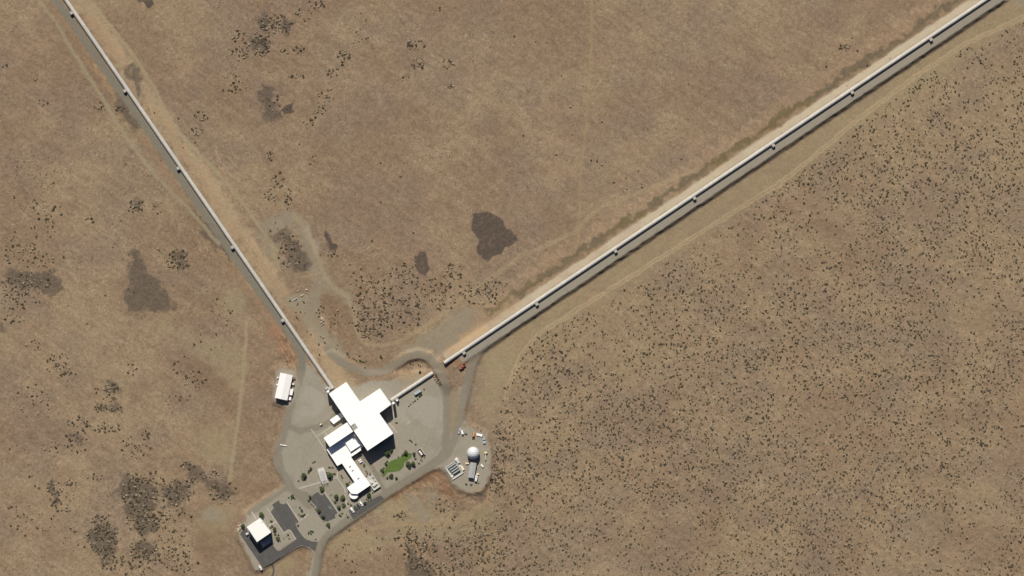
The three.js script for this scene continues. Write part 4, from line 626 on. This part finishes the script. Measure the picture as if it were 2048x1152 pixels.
unit('transformer', 'white cabinet alone on the asphalt left of the tall white box building', 'cabinet', 494, 1068, 2.4, 1.7, 2, TU + 1.571, M.white, undefined, 'fan');

// pergola
{
  const t = thing('pergola', 'pale slatted pergola left of the office wing', 'pergola', at(645.6, 951.8, 3), ang(.30, .95));
  for (const x of [-7, -2.4, 2.4, 7]) for (const z of [-2.6, 2.6]) part(t, 'post', box(.25, 2.8, .25, x, 1.4, z), M.wood);
  for (const z of [-2.6, 2.6]) part(t, 'beam', box(16, .3, .3, 0, 2.95, z), M.wood);
  for (let i = 0; i < 9; i++) part(t, 'slat', box(i % 2 ? 16 : 12.5, .14, .36, i % 2 ? 0 : -1.4, 3.18, -3 + i * .75), M.trim);
  part(t, 'table', box(3, .1, 1.2, -3, .8, 0), M.wood); part(t, 'table', box(3, .1, 1.2, 4, .8, 0), M.wood); part(t, 'paving', box(17, .12, 7, 0, .28, 0), M.path);
}
{ const t = thing('picnic_table', 'brown picnic table on the right edge of the lawn', 'table', at(813.9, 923.2), ang(.85, -.53)); t.position.y += .25;
  part(t, 'tabletop', box(3, .08, 1, 0, .76, 0), M.brown); for (const z of [-.8, .8]) part(t, 'bench', box(3, .07, .35, 0, .45, z), M.brown); for (const x of [-1, 1]) part(t, 'leg', box(.1, .74, 1.6, x, .37, 0), M.brown); }

// vehicles
const wheelGeo = (() => { const g = new THREE.CylinderGeometry(.34, .34, .24, 14); g.rotateX(Math.PI / 2); return g; })();
function vehicle(name, label, cat, gx, gy, dir, mat, o = {}) {
  const t = thing(name, label, cat, at(gx, gy, 1), dir, o.group); t.position.y += .28;
  const L = o.L ?? 4.7, Wd = o.W ?? 1.85, hb = o.hb ?? .85, hc = o.hc ?? 1.5, s = new THREE.Shape();
  s.moveTo(-L / 2, .3); s.lineTo(L / 2, .3); s.lineTo(L / 2 + .02, .62); s.lineTo(L / 2 - .5, hb); s.lineTo(-L / 2 + .1, hb + .05); s.lineTo(-L / 2, .6); s.closePath();
  const g = new THREE.ExtrudeGeometry(s, { depth: Wd - .16, bevelEnabled: true, bevelSize: .07, bevelThickness: .08, bevelSegments: 2 }); g.translate(0, 0, -Wd / 2 + .08);
  part(t, 'body', g, mat);
  const c0 = o.c0 ?? -L * .36, c1 = o.c1 ?? L * .17;
  const cab = prism([[c0 + .35, -Wd / 2 + .2], [c1 - .4, -Wd / 2 + .2], [c1 - .4, Wd / 2 - .2], [c0 + .35, Wd / 2 - .2]], hc - .1, hc, .03);
  part(t, 'roof', cab, mat);
  const gs = new THREE.Shape(); gs.moveTo(c0, hb); gs.lineTo(c1 + .2, hb); gs.lineTo(c1 - .4, hc - .09); gs.lineTo(c0 + .35, hc - .09); gs.closePath();
  const gg = new THREE.ExtrudeGeometry(gs, { depth: Wd - .34, bevelEnabled: false }); gg.translate(0, 0, -Wd / 2 + .17); part(t, 'windows', gg, M.glass);
  for (const x of [-L * .31, L * .31]) for (const z of [-Wd / 2 + .1, Wd / 2 - .1]) { const w = part(t, 'wheel', wheelGeo, M.tyre); w.position.set(x, .34, z); }
  for (const z of [-.6, .6]) part(t, 'headlight', box(.08, .14, .3, L / 2 + .06, .62, z), M.white);
  if (o.bed) { part(t, 'cargo_bed', box(L * .42, .1, Wd - .4, -L * .25, hb + .04, 0), o.bedMat ?? M.dark); }
  if (o.box) { part(t, 'cargo_box', prism([[-L / 2, -Wd / 2], [c0 + .3, -Wd / 2], [c0 + .3, Wd / 2], [-L / 2, Wd / 2]], .9, o.box, .06), mat); }
  return t;
}
vehicle('parked_car', 'white pickup truck at the left end of the narrow parking strip', 'pickup truck', 704.7, 1020, TU, M.white, { L: 5.4, W: 2, hc: 1.75, c0: -.6, c1: 1.2, bed: true });
vehicle('parked_car', 'dark green car second from the left on the narrow parking strip', 'car', 711, 1014.8, TU, M.green);
vehicle('parked_car', 'dark car third from the left on the narrow parking strip', 'car', 716.5, 1011.5, TU, M.carDark);
vehicle('parked_car', 'white car at the right end of the row on the narrow parking strip', 'car', 722.6, 1007.2, TU, M.white, { L: 5, W: 2, hc: 1.7 });
vehicle('parked_car', 'white car on the lower left corner of the asphalt apron', 'car', 521, 1135.5, ang(.5, .87), M.white);
vehicle('utility_cart', 'cream utility cart left of the small white annex', 'utility cart', 642, 848.6, TV, M.cream, { L: 3, W: 1.6, hb: .7, hc: 1.7, c0: -1.2, c1: 1.2 });
vehicle('pickup_truck', 'light grey pickup at the left end of the equipment row', 'pickup truck', 919, 862.3, ang(.32, -.95), M.carGrey, { L: 5.2, c0: -.6, c1: 1.1, bed: true, bedMat: M.metal });
vehicle('flatbed_truck', 'white truck with dark frame right of the grey pickup', 'truck', 924.6, 865.6, ang(.25, .97), M.white, { L: 5, W: 2.2, hc: 2.2, c0: -1.6, c1: 1.6 });
vehicle('pickup_truck', 'light blue pickup with a reddish load at the right end of the equipment row', 'pickup truck', 968.4, 880.5, ang(-.08, -1), M.blueGrey, { L: 6.4, W: 2.8, hb: 1, hc: 2.2, c0: .2, c1: 2.8, bed: true, bedMat: M.rust });
{ const t = thing('engine_skid', 'dark open machine frame beside the white truck', 'machine frame', at(931.5, 866.8, 1), .3); t.position.y += .1; for (const x of [-1, 0, 1]) part(t, 'post', box(.15, 1.4, .15, x, .7, .5), M.dark); part(t, 'deck', box(2.6, .2, 1.4, 0, .5, 0), M.dark); part(t, 'engine', box(1.1, .9, .9, .4, 1, 0), M.metal); }
{ // orange loader
  const t = thing('loader', 'orange wheel loader in the middle of the equipment row', 'loader', at(947.1, 871.4, 1.5), ang(-.1, 1));
  part(t, 'body', prism([[-3, -.8], [1.6, -1], [1.6, 1], [-3, .8]], .7, 1.7, .12), M.orange); part(t, 'cab', prism([[-1, -.8], [.6, -.8], [.6, .8], [-1, .8]], 1.7, 2.7, .08), M.orange);
  part(t, 'bucket', prism([[2.2, -1.2], [3.1, -1.2], [3.1, 1.2], [2.2, 1.2]], .15, 1, .06), M.dark); for (const z of [-.7, .7]) part(t, 'lift_arm', box(1.6, .2, .18, 1.7, 1, z), M.orange);
  for (const x of [-2, 1]) for (const z of [-1.1, 1.1]) { const w = part(t, 'wheel', wheelGeo, M.tyre); w.scale.set(1.9, 1.9, 1.7); w.position.set(x, .65, z); }
}
{ const t = thing('flatbed_trailer', 'white flatbed trailer right of the orange loader', 'trailer', at(958.6, 869.8, 1), ang(.97, .25)); part(t, 'deck', prism([[-3, -1.1], [3, -1.1], [3, 1.1], [-3, 1.1]], .7, .95, .04), M.white); part(t, 'drawbar', box(1.6, .12, .2, -3.7, .7, 0), M.metal); for (const z of [-1, 1]) for (const x of [.4, 1.3]) { const w = part(t, 'wheel', wheelGeo, M.tyre); w.position.set(x, .34, z); } part(t, 'headboard', box(.15, .7, 2.2, 2.9, 1.2, 0), M.white); }
{ // boom lift
  const t = thing('boom_lift', 'cream boom lift at the right edge of the gravel by the dome', 'boom lift', at(971.6, 905.4, 2), 0);
  part(t, 'chassis', prism([[-1.8, -.8], [1.8, -.8], [1.8, .8], [-1.8, .8]], .6, 1.5, .1), M.yellow); part(t, 'turret', prism([[-.9, -.6], [.9, -.6], [.9, .6], [-.9, .6]], 1.5, 2.4, .1), M.cream);
  part(t, 'boom', box(.5, .45, 5.6, -.2, 2.3, 3.2), M.cream); part(t, 'basket', box(1, .9, .8, -.2, 1.9, 6.2), M.yellow);
  for (const x of [-1.3, 1.3]) for (const z of [-.8, .8]) { const w = part(t, 'wheel', wheelGeo, M.tyre); w.scale.setScalar(1.5); w.position.set(x, .5, z); }
}
{ // cargo trailer by the lawn
  const t = thing('cargo_trailer', 'cream open trailer with white crates right of the lawn', 'trailer', at(842.3, 904.4, 1.5), ang(.56, .83)); t.position.y += .25;
  part(t, 'deck', box(8, .25, 4.2, 0, .7, 0), M.dark); for (const z of [-2.1, 2.1]) part(t, 'side_wall', box(8, z < 0 ? 1.3 : .6, z < 0 ? .9 : .25, 0, 1.4, z < 0 ? -1.8 : z), M.wood); part(t, 'end_wall', box(.5, 1, 3.4, -3.7, 1.3, 0), M.wood);
  for (const x of [-1.2, 1.2]) for (const z of [-2, 2]) { const w = part(t, 'wheel', wheelGeo, M.tyre); w.position.set(x, .34, z); }
}
for (const [dx, dy, l] of [[-1.6, .2, 'left white crate on the cream trailer right of the lawn'], [.4, 2.6, 'middle white crate on the cream trailer right of the lawn'], [2, 5, 'right white crate on the cream trailer right of the lawn']]) { const t = thing('crate', l, 'crate', at(841 + dx, 903 + dy, 2), ang(.56, .83)); t.position.y = PADH + 1.2; part(t, 'box', prism([[-.8, -.7], [.8, -.7], [.8, .7], [-.8, .7]], 0, 1.1, .05), M.cream); part(t, 'lid', box(1.7, .1, 1.5, 0, 1.16, 0), M.white); }
for (const [gx, gy, l] of [[926.4, 731.2, 'upper right red skip beside the right end of the curved road'], [922.6, 735.4, 'lower left red skip beside the right end of the curved road']]) { const t = thing('skip', l, 'skip', at(gx, gy, 2), ang(.9, -.42)); const w = prism([[-2.2, -1.2], [2.2, -1.2], [2.2, 1.2], [-2.2, 1.2]], .3, .5, .02); part(t, 'floor', w, M.rust); for (const [x, z, a, b] of [[0, -1.2, 4.5, .14], [0, 1.2, 4.5, .14], [-2.2, 0, .14, 2.3], [2.2, 0, .14, 2.3]]) part(t, 'side', box(a, 1.9, b, x, 1.2, z), M.red); part(t, 'lid', box(2.2, .1, 2.3, -1.05, 2.2, 0), M.rust); }
function container(name, label, gx, gy, L, Wd, h, dir, mat) { const t = thing(name, label, 'container', at(gx, gy, h), dir); part(t, 'body', prism([[-L / 2, -Wd / 2], [L / 2, -Wd / 2], [L / 2, Wd / 2], [-L / 2, Wd / 2]], .15, h, .05), mat); for (let i = 0; i < 8; i++) part(t, 'roof_rib', box(.12, .07, Wd - .3, -L / 2 + (i + .5) * L / 8, h + .03, 0), mat); part(t, 'door', box(.08, h - .4, Wd - .3, L / 2 + .04, h / 2, 0), M.door); return t; }
container('shipping_container', 'grey shipping container on the gravel below the short tunnel piece', 835.4, 784.6, 7.4, 2.4, 2.5, ang(.85, -.53), M.blueGrey);
{ const t = thing('barrier', 'row of low white barriers at the left edge of the yard', 'barrier', at(566.8, 890.6), ang(.98, .2)); for (let i = 0; i < 5; i++) part(t, 'block', prism([[-.6, -.45], [.6, -.45], [.6, .45], [-.6, .45]], 0, .8, .1).translate(-2.7 + i * 1.35, .1, 0), M.white); }
// radar-like dome beside the container
{
  const t = thing('geodesic_dome', 'white faceted dome on a round base among the equipment', 'dome', at(946.3, 906.4, 7));
  const g = new THREE.IcosahedronGeometry(6.35, 2); g.rotateX(.5); g.rotateZ(.3); g.computeVertexNormals();
  const p = g.attributes.position, keep = []; for (let i = 0; i < p.count; i += 3) { if (p.getY(i) + p.getY(i + 1) + p.getY(i + 2) > -9.5) for (let k = 0; k < 3; k++) keep.push(p.getX(i + k), p.getY(i + k) + 4, p.getZ(i + k)); }
  const f = new THREE.BufferGeometry(); f.setAttribute('position', new THREE.Float32BufferAttribute(keep, 3)); f.computeVertexNormals();
  part(t, 'shell', f, rgb(.47, .49, .51, .6, { side: THREE.DoubleSide }));
  part(t, 'base', cyl(5.5, 5.6, 1.6, 0, .8, 0, 32), M.trim); part(t, 'door', box(1.1, 2, .3, -5.5, 1, 0, .0), M.door);
}
{
  const t = thing('site_trailer', 'long grey ribbed trailer below the dome', 'trailer', at(944.6, 940.4, 4), ang(-.165, 1)), L = 15.2, Wd = 6;
  part(t, 'wall', gableWall(L, Wd - .3, .5, 3.4, .35), M.steel); const r = part(t, 'roof', gable(L, Wd, 3.55, .38, .1), M.metal);
  for (let i = 0; i < 9; i++) part(r, 'roof_rib', box(L, .08, .1, 0, 3.62 + .36 * (1 - Math.abs(i - 4) / 4.5), (i - 4) * .66), M.steel);
  part(t, 'step', box(1.4, .4, 1.2, 3, .3, 3.6), M.wood);
}
unit('water_tank', 'white rounded tank unit beside the lower end of the grey trailer', 'tank', 952.3, 957, 5.6, 2.2, 2.6, ang(-.16, 1), M.white, undefined, 'fan');
unit('generator', 'cream unit just above the white rounded tank unit', 'generator', 955.2, 948.4, 2.8, 1.3, 1.4, .1, M.cream);
for (const [x, y, l, m] of [[932.8, 926.8, 'left cream drum left of the grey trailer', M.cream], [936.2, 926.6, 'right cream drum left of the grey trailer', M.cream], [963.2, 930.4, 'white bin right of the grey trailer', M.white], [965.4, 932.8, 'second white bin right of the grey trailer, nearer the shrubs', M.white], [936.6, 922.4, 'pinkish crate left of the dome shadow', M.rust]]) { const t = thing('drum', l, 'drum', at(x, y, 1)); part(t, 'body', cyl(.85, .85, 1.2, 0, .6, 0, 16), m); part(t, 'lid', cyl(.8, .9, .12, 0, 1.26, 0, 16), m); }
// low walled pad with four long grey coolers
{
  const c = real([908.6, 940.4], PADH + .5), t = thing('cooler_yard', 'square walled pad holding four long grey coolers', 'equipment yard', [c[0], PADH + .25, c[1]], ang(.543, .84)); // local x: down-right, local z: down-left
  part(t, 'pad', box(14, .3, 12.4, 0, .02, 0), M.conc);
  for (const [x, z, w, d] of [[0, -6.2, 14, .35], [0, 6.2, 14, .35], [-7, 0, .35, 12.4], [7, 0, .35, 12.4]]) part(t, 'kerb_wall', box(w, .9, d, x, .55, z), M.trim);
  for (let i = 0; i < 4; i++) { const x = -5.2 + i * 2.55, e = part(t, 'cooler', prism([[x - .65, -5.2], [x + .65, -5.2], [x + .65, 4 - i * .35], [x - .65, 4 - i * .35]], .7, 2.5, .12), M.steel); part(e, 'top_duct', box(.3, .2, 8.4, x + .1, 2.55, -.8), M.metal); for (const z of [-4, 2.4]) part(e, 'foot', box(1, .6, .3, x, .4, z), M.metal); }
}
unit('cabinet', 'white cabinet at the upper corner of the walled cooler pad', 'cabinet', 913.4, 919.4, 3, 3, 2.2, .64, M.white, undefined, 'fan');
unit('cabinet', 'smaller white cabinet beside the upper corner of the cooler pad', 'cabinet', 917, 924.3, 2, 1.9, 1.9, .64, M.white, undefined, 'fan');
unit('cabinet', 'small grey cabinet on the right kerb of the cooler pad', 'cabinet', 919.8, 931.8, 1.5, 1.5, 1.5, .64, M.trim);
unit('cabinet', 'cream platform right of the cooler pad', 'platform', 924.6, 936, 5, 2.2, 1.2, ang(.543, .84), M.cream);
unit('cabinet', 'small white box at the lower left of the cooler pad', 'cabinet', 904.8, 952.6, 1.5, 1.3, 1.5, .64, M.white);
// boulders and building spoil
const rockGeo = [0, 1, 2].map(k => { const g = new THREE.IcosahedronGeometry(1, 1), p = g.attributes.position; for (let i = 0; i < p.count; i++) { const s = .75 + .5 * vn(p.getX(i) * 2 + k * 9, p.getY(i) * 2 + p.getZ(i) * 3, 5); p.setXYZ(i, p.getX(i) * s, p.getY(i) * s * .7, p.getZ(i) * s); } g.computeVertexNormals(); return g; });
for (const [label, group, mat, list] of [
  ['pale boulder in the heap left of the tall white box building', 'heap of pale boulders', M.paleRock, [[478.5, 1052, 1.1], [480, 1056, 1.2], [478, 1060, 1.3], [476.5, 1063.5, 1], [481.5, 1050, .8], [475.5, 1058, .8], [479, 1066, .7]]],
  ['pale rock on the ground at the road junction near the left arm', 'rocks near the left arm', M.paleRock, [[644, 637, 1.6], [646.5, 641, 1.2], [643, 644.5, 1], [603, 592, 1], [606, 590, .8], [613, 580, 1.2], [596, 582, 1]]],
  ['brown rock on the bank between the short tunnel piece and the curved road', 'rocks on the bank', M.rock, [[868.5, 753, 1], [871, 757.5, 1.1], [874, 761, 1.1], [877, 764.5, 1], [873, 765, .8], [879, 768, .8], [869, 759, .7]]],
]) for (const [x, y, r] of list) { const m = new THREE.Mesh(rockGeo[(x * 7 | 0) % 3], mat); m.name = numbered('boulder'); m.userData = { label, category: 'rock', group }; m.castShadow = m.receiveShadow = true; m.position.set(X(x), gh(x, y) + r * .3, Z(y)); m.rotation.y = x; m.scale.setScalar(r); scene.add(m); }
unit('pipe_rack', 'grey steel pipe bundle on the gravel right of the left arm', 'pipe bundle', 588.5, 599.5, 5.6, .8, .7, ang(.86, -.5), M.steel).position.y = gh(588, 600);

renderer.render(scene, camera);
